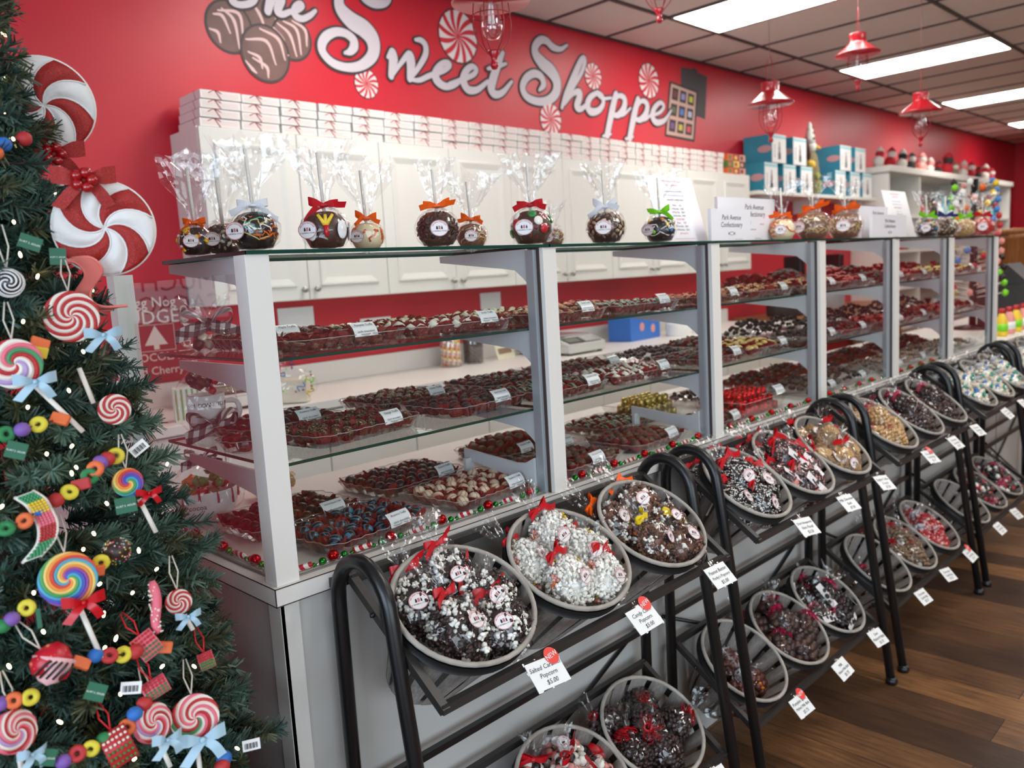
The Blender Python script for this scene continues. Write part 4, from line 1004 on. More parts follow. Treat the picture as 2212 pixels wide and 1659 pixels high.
layouts = {
 6: [(-.055, .06, -.035), (.055, .065, -.035), (0, .015, .015), (-.065, -.03, -.015), (.066, -.02, -.010), (.005, -.062, -.010)],
 5: [(-.062, .048, -.012), (.030, .070, .004), (-.030, -.045, .012), (.072, .000, .002), (.050, -.068, .006)],
 4: [(-.05, .02, -.06), (.055, .03, -.055), (-.02, -.05, -.05), (.06, -.045, -.045)],
 3: [(-.05, .00, -.07), (.045, -.02, -.065), (.0, -.05, -.07)], 2: [(.01, -.02, -.07), (.05, -.05, -.06)]}
words_ = ['back left', 'back right', 'centre', 'front left', 'front right', 'front middle']
for ri, (x0, x1) in enumerate(RACKS):
    rk = thing('basket_rack', 'black two tier metal rack with arched sides, %s along the counter' % ['nearest one', 'second', 'third', 'fourth', 'farthest one'][ri], 'display rack', (x0, 0, 0), 'black basket racks')
    Wd = x1-x0
    for x in (0.0145, Wd-.0145):
        m = MB(); P = [(x, -.030, 0), (x, -.030, .86)]
        for k in range(1, 12):
            a = pi*k/12; P.append((x, -.110+.080*cos(a), .866+.088*sin(a)))
        P += [(x, -.192, .86), (x, -.318, 0)]
        m.tube(P, .0142, 12); m.build('side_arch', BLACKM, rk)
        for y in (-.030, -.318):
            m = MB(); m.lathe([(.019, 0), (.020, .012), (.0155, .022)], 14, 0, T(x, y, 0)); m.build('foot', BLACKM, rk)
    for tier, (yc, zc) in ((1, (-.172, .818)), (0, (-.152, .292))):
        F = T(0, yc, zc) @ Rx(TILT); m = MB(); hl = .148; xa, xb = .034, Wd-.034
        for A, B in (((xa, -hl, 0), (xb, -hl, 0)), ((xa, hl, 0), (xb, hl, 0)), ((xa, -hl, 0), (xa, hl, 0)), ((xb, -hl, 0), (xb, hl, 0))):
            square_bar(m, F @ Vector(A), F @ Vector(B), .0078)
        m.build('tier_frame', BLACKB, rk)
        m = MB()
        for x in (xa, xb): m.ico((x+(.011 if x == xb else -.011), yc+.05, zc+.036), .0055, 1)
        m.build('bolt', BLACKM, rk)
    m = MB(); square_bar(m, (.0145, -.030, .470), (Wd-.0145, -.030, .470), .0075); m.build('back_rail', BLACKM, rk)
    m = MB(); m.tube([(.0145, .003, .06), (Wd-.0145, .003, .455)], .0055, 8); m.build('brace', BLACKM, rk)
    m = MB(); m.tube([(.0145, -.004, .455), (Wd-.0145, -.004, .06)], .0055, 8); m.build('brace', BLACKM, rk)
    m = MB(); square_bar(m, (.0145, -.022, .895), (Wd-.0145, -.022, .895), .009); m.build('top_rail', BLACKM, rk)
    sw = (Wd-.07)/3; a = sw/2*.985
    for tier, (yc, zc), kinds in ((1, (-.172, .818), BASK[ri]), (0, (-.152, .292), BASKL[ri])):
        kk = (round(a, 3), tier)
        if kk not in BP: BP[kk] = basket_proto(a, .132, -.19 if tier else -.152, .52 if tier else .58)
        for s_ in range(3):
            key = kinds[s_]
            if not key: continue
            xc = x0+.035+sw*(s_+.5); B = T(xc, yc, zc) @ Rx(TILT) @ Rz(ru(-.05, .05))
            pl = '%s basket, %s tier of %s' % (ORDS[s_], 'upper' if tier else 'lower', ORDR[ri])
            BP[kk].put(B, 'grey slatted wooden basket of %s, %s tier of %s' % (SPEC[key][7], 'upper' if tier else 'lower', ORDR[ri]) + ('' if key not in kinds[:s_]+kinds[s_+1:] else ', '+ORDS[s_]), 'grey slatted baskets in the racks')
            nb = FEW.get((ri, tier, s_), 5 if key.startswith('pop') else 6); L = layouts[nb]
            for bi, (bx_, by_, bz_) in enumerate(L):
                k2 = key
                if key == 'pop_porky' and bi in (2, 4): k2 = 'pop_porkyy'
                if k2 not in BAGS: BAGS[k2] = bag_proto(k2)
                R = SPEC[k2][2]
                nd = Vector((ru(-.55, .15) if bi != 4 else ru(0, .4), ru(.6, .95), ru(.05, .5)))
                if key.startswith('malt') or key in ('nuts_dark', 'darkred', 'pump_malt'): nd = Vector((ru(-.7, .7), ru(-.2, .9), ru(.2, .6)))
                lift = (-.004 if key.startswith('pop') else .010) if tier else (.004 if nb == 6 else -.02)
                Fb = frame((0, 0, 0), nd, (0, -.15, 1)); ctr = Vector((bx_*a/.145*(1.0 if key.startswith('pop') else 1.12)+ru(-.006, .006), by_*(1.0 if key.startswith('pop') else 1.1)+ru(-.005, .005), bz_+lift))
                sc = .93 if key.startswith('pop') else (1.02 if tier else 1.04)
                Mb = B @ T(*ctr) @ Fb @ Rz(ru(-.3, .3)) @ Sc(ru(.93, 1.05)*sc) @ T(0, 0, -R[2])
                tail = ', %s bag in the %s' % (words_[bi] if nb == 6 else words_[([0, 1, 3, 4] if nb < 5 else [0, 1, 3, 2, 4])[bi]], pl)
                BAGS[k2].put(Mb, SPEC[k2][7]+tail if len((SPEC[k2][7]+tail).split()) < 17 else SPEC[k2][7]+tail.replace(' bag', ''), 'wrapped bags in the '+pl)
            # price card clipped to the front bar
            txt, new = TAGT.get((ri, tier, s_), (['Chocolate', 'Candy Bag', '$5.75'], 1 if (ri, tier, s_) in ((2, 1, 0), (2, 0, 2)) else 0))
            tm = T(xc+.068, yc, zc) @ Rx(TILT) @ T(0, -.148-.036, .010) @ Rx(R_(8)) @ Rz(R_(ru(-10, 2)))
            t = thing('price_card', 'white price card clipped in front of the %s' % pl, 'price card', tm, 'price cards on the racks')
            m = MB(); m.box((-.041, -.027, 0), (.041, .027, .0008), 0); m.box((-.043, -.029, -.0003), (.043, .031, 0), 1); m.build('card', [PAPER, CELLO], t)
            m = MB()
            for i, l in enumerate(txt): m.text(l, .0125 if len(l) < 15 else .0105, 0, T(0, .012-i*.0145, .0014), shear=.2)
            m.build('lettering', INK, t)
            m = MB(); m.box((-.008, .026, -.002), (.008, .040, .003)); m.build('clip', CELLO, t)
            if new:
                m = MB(); m.disc(.0165, 24, 0, T(.026, .026, .002)); m.text('NEW', .0135, 1, T(.026, .026, .0026) @ Rz(.2)); m.build('new_sticker', [NEWR, PAPER], t)

# ------------------------------------------------------------------ candy apples on the glass top
ZG = ZT+.0072
CARAM = mat('caramel_glaze', C(150, 96, 50), 0.3)
WCH = mat('white_chocolate', C(236, 220, 180), 0.4); NUT1 = ramp_mat('chopped_nut', 'noise', [(0.4, C(92, 62, 44)), (0.65, C(196, 164, 124))], tscale=60, rough=0.5)
GREENC = mat('green_candy', C(40, 130, 60), 0.3); LIME = mat('lime_ribbon', C(126, 214, 30), 0.35); WRIB = mat('white_satin_ribbon', C(232, 232, 236), 0.4)
BLUR = mat('navy_ribbon', C(40, 50, 120), 0.4)
def apple(px, py, rpx, y, deco, rib, lab, tail=.12):
    p = at(px, py, y=y); dep = (p-CAM).dot(FW); r = rpx*dep/F_PX*1.0
    z0 = ZG
    face = Vector((CAM.x-p.x, CAM.y-y, 0)); az = math.atan2(face.y, face.x)-pi/2
    t = thing('candy_apple', lab, 'candy apple', T(p.x, y, z0+.001) @ Rz(az+ru(-.2, .2)), 'wrapped candy apples on the glass top')
    base = {'corn': KD, 'nuts': KD, 'multi': KK, 'eggs': MILK, 'whiteorange': WCH, 'chunk': MILK, 'tan': KB, 'mix': MILK, 'dots': KK, 'red': KR, 'palenuts': KT}[deco]
    H = r*.86
    def prof(m, k, mi, seg=20): m.lathe([(r*.35*k, H-r*.84*k), (r*.75*k, H-r*.78*k), (r*.97*k, H-r*.35*k), (r*k, H+r*.05*k), (r*.93*k, H+r*.42*k), (r*.70*k, H+r*.72*k), (r*.40*k, H+r*.84*k), (r*.12*k, H+r*.76*k), (0, H+r*.72*k)], seg, mi)
    m = MB(); prof(m, .9, 0); m.build('apple', base, t)
    def surf(a, b, k=.92):
        c = cos(b); return Vector((r*k*cos(a)*c, r*k*sin(a)*c, H+r*k*.86*sin(b)))
    m = MB(); mats = [KW, KO, KY]
    if deco in ('nuts', 'palenuts', 'chunk', 'red'):
        mats = [{'nuts': NUT1, 'palenuts': KT, 'chunk': MILK, 'red': KR}[deco], KCREAM, KK]
        for i in range(110):
            s_ = 1-2*(i+.5)/110; P = surf(i*2.4, math.asin(max(-.85, min(.9, s_))), .935)
            m.ico((0, 0, 0), (r*.17, r*.10, r*.05), 1, 0 if rnd() < .75 else (1 if deco != 'chunk' else 2), frame(P, P-Vector((0, 0, H))) @ Rz(ru(0, 6)) @ Rx(ru(-.6, .6)), .2)
    else:
        cols_ = {'corn': [0], 'multi': [0, 1, 2, 3, 1], 'eggs': [3], 'whiteorange': [1, 1, 1], 'tan': [2, 0, 1, 2], 'mix': [4], 'dots': [0]}[deco]
        mats = [KW, KO, mat('drizzle_yellow', C(214, 190, 110), .4), KTEAL, KR]
        if deco == 'tan': mats = [KCREAM, mat('drizzle_orange', C(224, 130, 60), .4), mat('drizzle_tan', C(206, 176, 116), .4), KCREAM, KR]
        nl = {'corn': 7, 'multi': 30, 'eggs': 2, 'whiteorange': 10, 'tan': 30, 'mix': 9, 'dots': 14}[deco]
        for i in range(nl):
            a0, b0 = ru(0, 6.3), ru(-.5, .9); P = []; da, db = ru(-.5, .5), ru(-.28, .28)
            for k in range(11): P.append(surf(a0+da*k*.6+.12*sin(k*1.9), max(-.8, min(1.2, b0+db*k*.35+.16*sin(k*1.3+i))), .935))
            m.tube(P, r*(.030 if deco != 'whiteorange' else .06), 5, cols_[i % len(cols_)])
    m.build('decoration', mats, t)
    if deco == 'corn':
        for i in range(22):
            a, b = i*1.15, ru(-.5, .8); P = surf(a, b, .965); F = frame(P, P-Vector((0, 0, H))) @ Rz(ru(0, 6)); m = MB(); s = r*.15
            for k, (q0, q1, y0, y1) in enumerate(((1, .8, -1.3, -.4), (.8, .5, -.4, .6), (.5, .12, .6, 1.4))):
                m.add([(-q0*s, y0*s, 0), (q0*s, y0*s, 0), (q1*s, y1*s, 0), (-q1*s, y1*s, 0), (-q0*s*.8, y0*s, s*.7), (q0*s*.8, y0*s, s*.7), (q1*s*.8, y1*s, s*.7), (-q1*s*.8, y1*s, s*.7)], [(4, 5, 6, 7), (0, 1, 5, 4), (1, 2, 6, 5), (2, 3, 7, 6), (3, 0, 4, 7)], k, F, False)
            m.build('candy_corn', [KY, KO, KW], t)
    if deco == 'eggs':
        for a, b in ((.95, -.1), (2.35, -.05), (0.2, .15), (3.3, -.1), (4.6, 0)):
            P = surf(a, b, .98); F = frame(P, P-Vector((0, 0, H))); m = MB()
            m.ico((0, 0, 0), (r*.26, r*.40, r*.08), 2, 0, F); m.ico((0, -r*.05, r*.06), (r*.16, r*.19, r*.08), 2, 1, F); m.build('gummy_egg', [PAPER, KO], t)
        P = surf(1.62, .2, 1.0); F = frame(P, P-Vector((0, 0, H))); m = MB()
        m.tube([(0, -r*.5, 0), (0, -r*.05, 0)], [r*.08, r*.13], 8, 1, False, F)
        for q in (-.3, 0, .3): m.tube([(0, -r*.05, 0), (q*r, r*.42, 0)], [r*.1, r*.06], 8, 0, False, F)
        m.build('gummy_foot', [KY, KR], t)
    if deco in ('mix', 'dots'):
        cs = [GREENC, PAPER, KR, KW] if deco == 'mix' else [KO, LIME, KBLUE, KY]
        for i in range(13):
            P = surf(i*1.2, -.3+.09*i, .97); m = MB(); s = r*(.22 if deco == 'mix' else .12)
            m.ico((0, 0, 0), (s, s, s*.45), 2, 0, frame(P, P-Vector((0, 0, H)))); m.build('sweet_piece', cs[i % 4], t)
    m = MB(); m.tube([(0, 0, H+r*.7), (.004, 0, H+r+tail*.85)], .0032, 8); m.build('stick', STEM, t)
    m = MB(); cello(m, (r*.95, r*.95, H*1.02), tail, 30, 1.5 if tail > .1 else 1.0); m.build('cellophane_wrap', CELLO, t)
    if rib: m = MB(); bow(m, H*2.2, r*.62, 0, .004, True, int(px)); m.build('bow', rib, t)
    m = MB(); k = 1 if px < 1000 else 1; F = Rz(-.45 if int(px) % 2 else .1) @ T(r*.25, r*1.13, H*.98) @ FACE_Y
    sticker(m, r*.42, F, .85); m.build('shop_sticker', [STK, STKR, INK], t)
for a in [
 (428, 552, 38, .215, 'corn', ROR, 'dark candy apple with candy corn and orange bow at the left corner'),
 (487, 546, 41, .200, 'nuts', None, 'nut covered candy apple between the candy corn and drizzled ones'),
 (555, 540, 52, .090, 'multi', WRIB, 'large dark apple with multicoloured drizzle and white bow'),
 (707, 537, 51, .100, 'eggs', RIBBON_RED, 'chocolate apple with gummy fried eggs and red bow'),
 (795, 536, 37, .170, 'whiteorange', ROR, 'white chocolate apple with orange swirls beside the fried egg one'),
 (948, 536, 47, .100, 'chunk', ROR, 'dark chunky chocolate apple with orange bow', .095),
 (1020, 534, 34, .220, 'tan', ROR, 'tan drizzled apple tucked right of the dark chunky one', .11),
 (1150, 531, 46, .100, 'mix', RIBBON_RED, 'chocolate apple with green and white sweets and red bow'),
 (1194, 529, 26, .240, 'tan', None, 'small drizzled apple half hidden behind the red bowed one', .06),
 (1310, 529, 42, .110, 'nuts', WRIB, 'nut covered apple standing alone with white bow'),
 (1427, 526, 35, .110, 'dots', LIME, 'dark apple with coloured sweets and lime bow by the price list'),
 (1690, 519, 29, .150, 'whiteorange', ROR, 'white and orange apple beside the large sign'),
 (1757, 518, 36, .150, 'tan', ROR, 'tan drizzled apple, middle of the three orange bowed ones'),
 (1826, 516, 35, .160, 'tan', ROR, 'drizzled apple, right of the three orange bowed ones'),
 (2002, 514, 24, .120, 'dots', LIME, 'blurred dark apple with lime bow at the far end of the case'),
 (2043, 513, 24, .120, 'nuts', BLUR, 'blurred nut apple with navy bow at the far end'),
 (2083, 512, 22, .120, 'palenuts', LIME, 'blurred pale nut apple with lime bow at the far end'),
 (2122, 511, 24, .120, 'red', RIBBON_RED, 'blurred red apple with red bow, last on the glass top')]: apple(*a)

# ------------------------------------------------------------------ signs on the glass top
PINKINK = mat('pink_ink', C(214, 104, 120), 0.6); BROWNINK = mat('brown_ink', C(72, 40, 48), 0.6); BLUEINK = mat('blue_ink', C(86, 96, 170), 0.6)
PAPER_L = mat('glossy_sign_paper', C(240, 238, 242), 0.25)
def stand_sign(p0, p1, y, hpx, lab, name, lines, tilt=14, turn=0, plastic=True, th=.002):
    a, b = at(*p0, y=y), at(*p1, y=y); w = abs(b.x-a.x); c = (a.x+b.x)/2
    h = hpx*((Vector((c, y, 1.5))-CAM).dot(FW))/F_PX
    t = thing(name, lab, 'sign', T(c, y, ZG+.001) @ Rz(R_(turn)))
    M = Rx(R_(-tilt)); m = MB(); m.box((-w/2, -th, 0), (w/2, 0, h), 0, M); m.build('panel', PAPER_L, t)
    if tilt: m = MB(); m.box((-w/2*.8, 0, 0), (w/2*.8, .05, .0015)); m.box((-w*.2, h*.32*sin(R_(tilt))+.002, 0), (w*.2, h*.32*sin(R_(tilt))+.004, h*.3)); m.build('foot', CELLO, t)
    F = M @ T(0, -th-.0006, 0) @ Rx(pi/2)
    ms = [INK, PINKINK, BROWNINK, BLUEINK]; m = MB()
    for tx, fx, fy, sz, mi in lines:
        if tx == '#candy':
            s = sz*h
            for q in range(16): pass
            m.tube([(s*1.6*cos(k*pi/8)*(1 if abs(cos(k*pi/8)) < .95 else .96)+fx*w, fy*h+s*.55*sin(k*pi/8), 0) for k in range(16)], s*.07, 5, mi, True, F)
            for sd in (-1, 1): m.add([(fx*w+sd*s*1.6, fy*h, 0), (fx*w+sd*s*2.3, fy*h+s*.6, 0), (fx*w+sd*s*2.1, fy*h, 0), (fx*w+sd*s*2.3, fy*h-s*.6, 0)], [(0, 1, 2, 3)], mi, F, False)
        else: m.text(tx, sz*h, mi, F @ T(fx*w, fy*h, 0), shear=.15)
    m.build('lettering', ms, t)
PR = [('12 PIECE ASSORTMENT BOX', 0, .93, .042, 1), ('TRUFFLE PRICES', 0, .87, .042, 1), ('Chocolates sold by the POUND', 0, .78, .034, 3), ('or by the piece, please mix to your choice', 0, .72, .03, 3), ('ASSORTED CONFECTIONS', 0, .65, .034, 0)]
for i, l in enumerate(['1 Piece       2.25', '12 Piece Box    25.00', '24 Piece Box    45.00', '36 Piece Box    65.00', 'SUGAR FREE', '1 Piece        2.50', '12 Piece Box    28.00', '24 Piece Box    50.00', 'Gift wrap free']): PR.append((l, 0, .57-.052*i, .036, 1 if i in (4, 8) else 0))
PR += [('We accept orders for truffles and chocolates for the', 0, .075, .024, 1), ('Holidays by phone or in store', 0, .035, .026, 1)]
stand_sign((1432, 521), (1530, 519), .17, 152, 'tall white chocolate price list sheet leaning on the glass top', 'price_list', PR, 16)
BX = [('Park Avenue', 0, .74, .22, 2), ('Confectionary', 0, .52, .22, 2), ('#candy', 0, .26, .09, 2), ('Net Wt. 4 oz (113 g)', .18, .08, .05, 2), ('Park Avenue Confectionary LLC', .2, .03, .04, 2)]
stand_sign((1530, 519), (1615, 518), .13, 70, 'small white sign with brown script and a candy drawing', 'shop_sign', BX, 0, 0, False, .012)
BX2 = [('Park Avenue', .12, .80, .17, 2), ('Confectionary', .12, .64, .17, 2), ('Truffles', -.05, .46, .17, 2), ('Assorted', .25, .42, .05, 2), ('parkavenueconfectionary', .05, .30, .05, 2), ('Net Wt. 12 oz', .18, .09, .05, 2), ('Park Avenue Confectionary LLC', .2, .04, .04, 2)]
stand_sign((1545, 519), (1668, 518), .20, 94, 'larger white sign behind the small candy drawing sign', 'shop_sign', BX2, 0, 0, False, .012)
stand_sign((1855, 515), (1912, 514), .20, 70, 'blurred white sign behind the second candy drawing sign', 'shop_sign', BX2, 0, 0, False, .012)
stand_sign((1878, 514), (1952, 513), .13, 50, 'blurred small candy drawing sign nearer the far end', 'shop_sign', BX, 0, 0, False, .012)
stand_sign((1930, 513), (1980, 512), .24, 108, 'blurred tall price sheet near the far end of the case', 'price_list', PR, 14)

# ------------------------------------------------------------------ Christmas tree
TA = at(-40, 830, d=1.27); TX, TY = TA.x, TA.y; ZA, KR_ = 2.06, .285
def rad(z): return max(.0, KR_*(ZA-z))
NDL = [ramp_mat('fir_needle_%d' % i, 'noise', [(0.3, a), (0.7, b)], tscale=40, rough=0.5) for i, (a, b) in enumerate([(C(42,66,58), C(70,98,86)), (C(64,92,80), C(108,134,116)), (C(52,60,42), C(92,96,64))])]
BARK = mat('brown_branch_wire', C(70, 52, 40), 0.8)
tree = thing('christmas_tree', 'decorated artificial green fir tree at the left edge beside the counter end', 'christmas tree', (TX, TY, 0))
m = MB(); m.tube([(0, 0, .02), (0, 0, 2.02)], [.022, .006], 8); m.build('trunk', BARK, tree)
m = MB(); m.lathe([(.05, .0), (.05, .14), (.03, .16)], 12)
for k in range(4): m.tube([(0, 0, .12), (.26*cos(k*pi/2+.4), .26*sin(k*pi/2+.4), .012)], .012, 6)
m.build('stand', BLACKM, tree)
def twig(m, a, b, rn, nn, mi, ln=.027):
    """a stem with flat needles all round"""
    a, b = Vector(a), Vector(b); d = (b-a).normalized(); u = d.orthogonal().normalized(); w = d.cross(u); L = (b-a).length
    m.tube([a, b], [.0022, .0012], 4, 3, False, None, False)
    for i in range(nn):
        f = rnd(); ang = rnd()*6.283; o = (u*cos(ang)+w*sin(ang)); sd = d*ru(.55, .95)+o*ru(.6, 1.0)+Vector((0, 0, .05))
        p = a+(b-a)*f; l = ln*ru(.75, 1.15)*(1 if f < .9 else .8); q = p+sd.normalized()*l; wv = sd.cross(Vector((rnd()-.5, rnd()-.5, rnd()-.5))).normalized()*.0017
        m.add([p-wv, p+wv, q+wv*.5, q-wv*.5], [(0, 1, 2, 3)], mi, None, False)
def blocked(p):
    return p.x > -.05 and p.y > -.05 and p.z < ZT+.02 or p.x > .25
rest = MB(); NB = 0
def branch(z, ang, L, drop):
    """one branch: main stem with side twigs; coordinates relative to the tree base"""
    d = Vector((cos(ang), sin(ang), 0)); tip = d*L+Vector((0, 0, z+drop)); root = Vector((0, 0, z-.04)); out = []
    out.append((root.lerp(tip, .45), tip))
    s_ = Vector((-sin(ang), cos(ang), 0))
    for f in (.40, .55, .70, .84):
        for sd in (-1, 1):
            p = root.lerp(tip, f+ru(-.04, .04)); l = L*(.42 if f < .6 else .30)*ru(.8, 1.1)+.02
            out.append((p, p+(d*.75+s_*sd*ru(.5, .8)+Vector((0, 0, ru(-.1, .3)))).normalized()*l))
    return out
cdir = math.atan2(CAM.y-TY, CAM.x-TX); lst = []
z = .22
while z < 1.98:
    R = rad(z); n = max(5, int(6+R*24)); off = rnd()*6
    for k in range(n):
        ang = off+2*pi*k/n+ru(-.12, .12); dz = (ang-cdir+pi) % (2*pi)-pi
        if abs(dz) > 2.0 and rnd() < .6: continue
        lst.append((abs(dz), z+ru(-.03, .03), ang, max(.05, R*ru(.70, .92)), ru(-.01, .05)))
    z += .062+.03*R
lst.sort(key=lambda q: (q[0] > 1.7, -(q[1] > .5), q[0]))
for _, zb, ang, L, dr in lst:
    tw = branch(zb, ang, L, dr); mm = MB() if NB < 100 else rest; mi = 1 if rnd() < .45 else 0
    for i, (a, b) in enumerate(tw):
        w = Vector((TX, TY, 0))
        if blocked(w+b): b = a.lerp(b, .45)
        if blocked(w+b): continue
        nn = int(80+(b-a).length*800)
        twig(mm, a, b, 0, nn, mi if rnd() < .85 else 2)
    if mm is not rest and mm.v: mm.build('branch', NDL+[BARK], tree); NB += 1
for k in range(420):                # short inner shoots close the view of the trunk
    z = ru(.3, 1.95); a = cdir+ru(-1.9, 1.9); q = rad(z)*ru(.35, .8); p = Vector((q*cos(a), q*sin(a), z))
    b = p+Vector((cos(a)+ru(-.6, .6), sin(a)+ru(-.6, .6), ru(-.5, .6))).normalized()*ru(.06, .1)
    if not blocked(Vector((TX, TY, 0))+b): twig(rest, p, b, 0, 60, 2 if rnd() < .5 else 0)
tag(rest.build('foliage', NDL+[BARK], tree), kind='stuff')

def on_tree(px, py, lift=.015):
    o = CAM; v = at(px, py, d=1.0)-CAM; best = None; bt = 1.2
    for i in range(220):
        t_ = .62+i*.005; p = o+v*t_; g = math.hypot(p.x-TX, p.y-TY)-rad(p.z)-lift
        if best is None or g < best: best, bt = g, t_
        if g <= 0: bt = t_; break
    return CAM+v*bt, bt
def face_m(p, roll=0.0, outw=0.0):
    """local +z looks at the viewer's side of the shop, +y up"""
    n = (CAM-p).normalized(); o = Vector((p.x-TX, p.y-TY, .0)); o = o.normalized() if o.length > 1e-6 else n
    n = (n*(1-outw)+o*outw).normalized(); x = Vector((0, 0, 1)).cross(n).normalized(); y = n.cross(x)
    q = Matrix((x, y, n)).transposed().to_4x4(); q.translation = p; return q @ Rz(roll)
GLIT = ramp_mat('red_glitter', 'noise', [(0.35, C(120, 14, 14)), (0.55, C(176, 24, 22)), (0.72, C(226, 70, 48))], tscale=900, rough=0.35, bumpy=0.4)
FELT = mat('white_quilted_fabric', C(232, 230, 228), 0.75, bump=(26, .5)); BERRY = mat('red_berry', C(160, 10, 18), 0.2, coat=.5)
LBLUE = mat('pale_blue_ribbon', C(170, 200, 216), 0.45); SRED = ramp_mat('sugar_red', 'noise', [(0.4, C(176, 30, 36)), (0.7, C(206, 60, 62))], tscale=500, rough=0.6)
SWHT = mat('sugar_white', C(236, 228, 216), 0.6); SPNK = mat('sugar_pink', C(232, 110, 130), 0.5); SLIL = mat('sugar_lilac', C(180, 150, 200), .5); SGRN = mat('sugar_green', C(70, 150, 100), .5)
RB_ = [mat('rainbow_%d' % i, c, .5) for i, c in enumerate([C(214,74,60), C(236,150,70), C(238,206,120), C(80,160,90), C(80,170,200), C(90,90,190), C(150,80,160)])]
def swirl(m, r, pattern, twist, th, n=72, K=16, puff=.5, edge=None):
    """disc of twisted bands; pattern = material index per band"""
    vs = []; fs = []; ms = []
    for k in range(K+1):
        f = k/K; q = r*f; zz = th*(1-.55*f**3)
        for j in range(n):
            a = 2*pi*j/n+twist*(1-f)
            u = (j % (n/len(pattern)))/(n/len(pattern)); vs.append((q*cos(a), q*sin(a), zz*(1-puff*.5+puff*.5*sin(pi*u)*min(1, f*2))))
    for k in range(K):
        for j in range(n):
            fs.append((k*n+j, k*n+(j+1) % n, (k+1)*n+(j+1) % n, (k+1)*n+j)); ms.append(pattern[int(j*len(pattern)/n)])
    b = len(m.v); m.v += [Vector(v) for v in vs]; m.f += [[b+i for i in f] for f in fs]; m.m += ms; m.s += [True]*len(fs)
    rim = [(r*cos(2*pi*j/n), r*sin(2*pi*j/n), th*.45*.0) for j in range(n)]; bk = [(r*.98*cos(2*pi*j/n), r*.98*sin(2*pi*j/n), -th) for j in range(n)]
    o = K*n; b2 = len(m.v); m.v += [Vector(v) for v in bk]
    m.f += [[b+o+j, b+o+(j+1) % n, b2+(j+1) % n, b2+j] for j in range(n)]+[[b2+j for j in range(n)][::-1]]
    e = pattern[0] if edge is None else edge; m.m += [e]*(n+1); m.s += [True]*(n+1)
def hang_loop(t, mt, top, h=.05, w=.006):
    m = MB(); m.tube([(0, top, 0), (-w, top+h*.5, -.004), (-w*.3, top+h, -.012)], .0011, 5); m.tube([(0, top, 0), (w, top+h*.5, -.004), (w*.3, top+h, -.012)], .0011, 5); m.build('hanging_loop', mt, t)
def flat_bow(t, M, s, mt, berries=False, tails=(-.9, .7), drop=-.9):
    m = MB(); w = s*.26
    for sd in (-1, 1):
        P = crom([(0, 0, .004), (sd*s*.5, s*.12, .014), (sd*s*1.0, s*.2, .008)], 4)
        m.strip([M @ Vector(p) for p in P], [(M.to_3x3() @ Vector((0, w*(.35+.75*min(1, abs(p.x)/(s*.6))), .002))) for p in P], 0)
        P = crom([(0, 0, .005), (sd*s*.4, drop*s*.4, .012), (sd*s*abs(tails[0 if sd < 0 else 1]), drop*s, .006)], 4)
        m.strip([M @ Vector(p) for p in P], [(M.to_3x3() @ Vector((w*.75, w*.3*sd, .002))) for p in P], 0)
    m.ico((M @ Vector((0, 0, .008)))[:], s*.15, 1, 0); o = m.build('bow', mt, t)
    if berries:
        for k in range(5): m = MB(); m.ico((M @ Vector((.011*cos(k*1.26), .011*sin(k*1.26), .017)))[:], .0085, 2); m.build('berry', BERRY, t)
def big_mint(px, py, rpx, d, roll, stick, bowpos, lab):
    p = at(px, py, d=d); r = rpx*d/F_PX; t = thing('peppermint_ornament', lab, 'ornament', face_m(p, roll), 'large peppermint ornaments on the tree')
    m = MB(); n = 8; K = 14
    swirl(m, r, [0, 1]*4, 1.25, .020, 96, K, .75, 1); m.build('cushion', [GLIT, FELT], t)
    m = MB()
    for j in range(n):
        P = [(r*f*cos(2*pi*j/n+1.25*(1-f)), r*f*sin(2*pi*j/n+1.25*(1-f)), .0125*(1-.55*f**3)+.0015) for f in [i/10 for i in range(11)]]
        m.tube(P, .0014, 5)
    m.tube([(r*cos(a*pi/24), r*sin(a*pi/24), 0) for a in range(48)], .0032, 6, 0, True); m.build('piping', FELT, t)
    if stick: m = MB(); m.tube([(.004, -r*.9, -.01), (.012, stick, -.012)], .0062, 10, 0, False, Rz(-roll)); m.build('stick', STEM, t)
    flat_bow(t, Rz(-roll) @ T(bowpos[0]*r, bowpos[1]*r, .016), r*.62, GLIT, True)
big_mint(95, 228, 98, 1.30, .5, -.17, (.08, -1.0), 'upper large red and white peppermint ornament with stick hanging down')
big_mint(226, 493, 99, 1.24, .2, None, (-.28, 1.0), 'lower large red and white peppermint ornament with berry bow on top')
def pop(px, py, rpx, pat, mats, twist, lab, stick=None, bow_=None, roll=0, asp=1.0, lift=.03, yaw=0, loop=True):
    p, d = on_tree(px, py, lift); r = rpx*d/F_PX
    t = thing('lollipop_ornament', lab, 'ornament', face_m(p, 0, .15) @ Ry(yaw), 'lollipop ornaments on the tree')
    m = MB(); swirl(m, r, pat, twist, .0085, 72 if 72 % len(pat) == 0 else len(pat)*6, 24, .8)
    m.build('candy_disc', mats, t)
    if stick:
        v = Vector((stick[0], -stick[1], 0))*d/F_PX; w = Vector((stick[2], -stick[3], 0))*d/F_PX
        m = MB(); m.tube([v+Vector((0, 0, -.003)), w+Vector((0, 0, -.003))], .0034, 8); m.build('stick', STEM, t)
    if bow_: flat_bow(t, T(bow_[0]*d/F_PX, -bow_[1]*d/F_PX, .008), bow_[2]*d/F_PX, bow_[3])
    if loop: hang_loop(t, mat('clear_ribbon', C(210, 204, 190), .4), r)
W2 = [0, 1]*5
PK = [0, 1, 2, 1, 0, 3, 1, 2, 0, 1, 2, 1]
pop(154, 684, 55, [0, 1]*6, [SRED, SWHT], 3.6, 'red and white swirl lollipop ornament under the pink ribbon candy', None, (55, 44, 38, LBLUE))
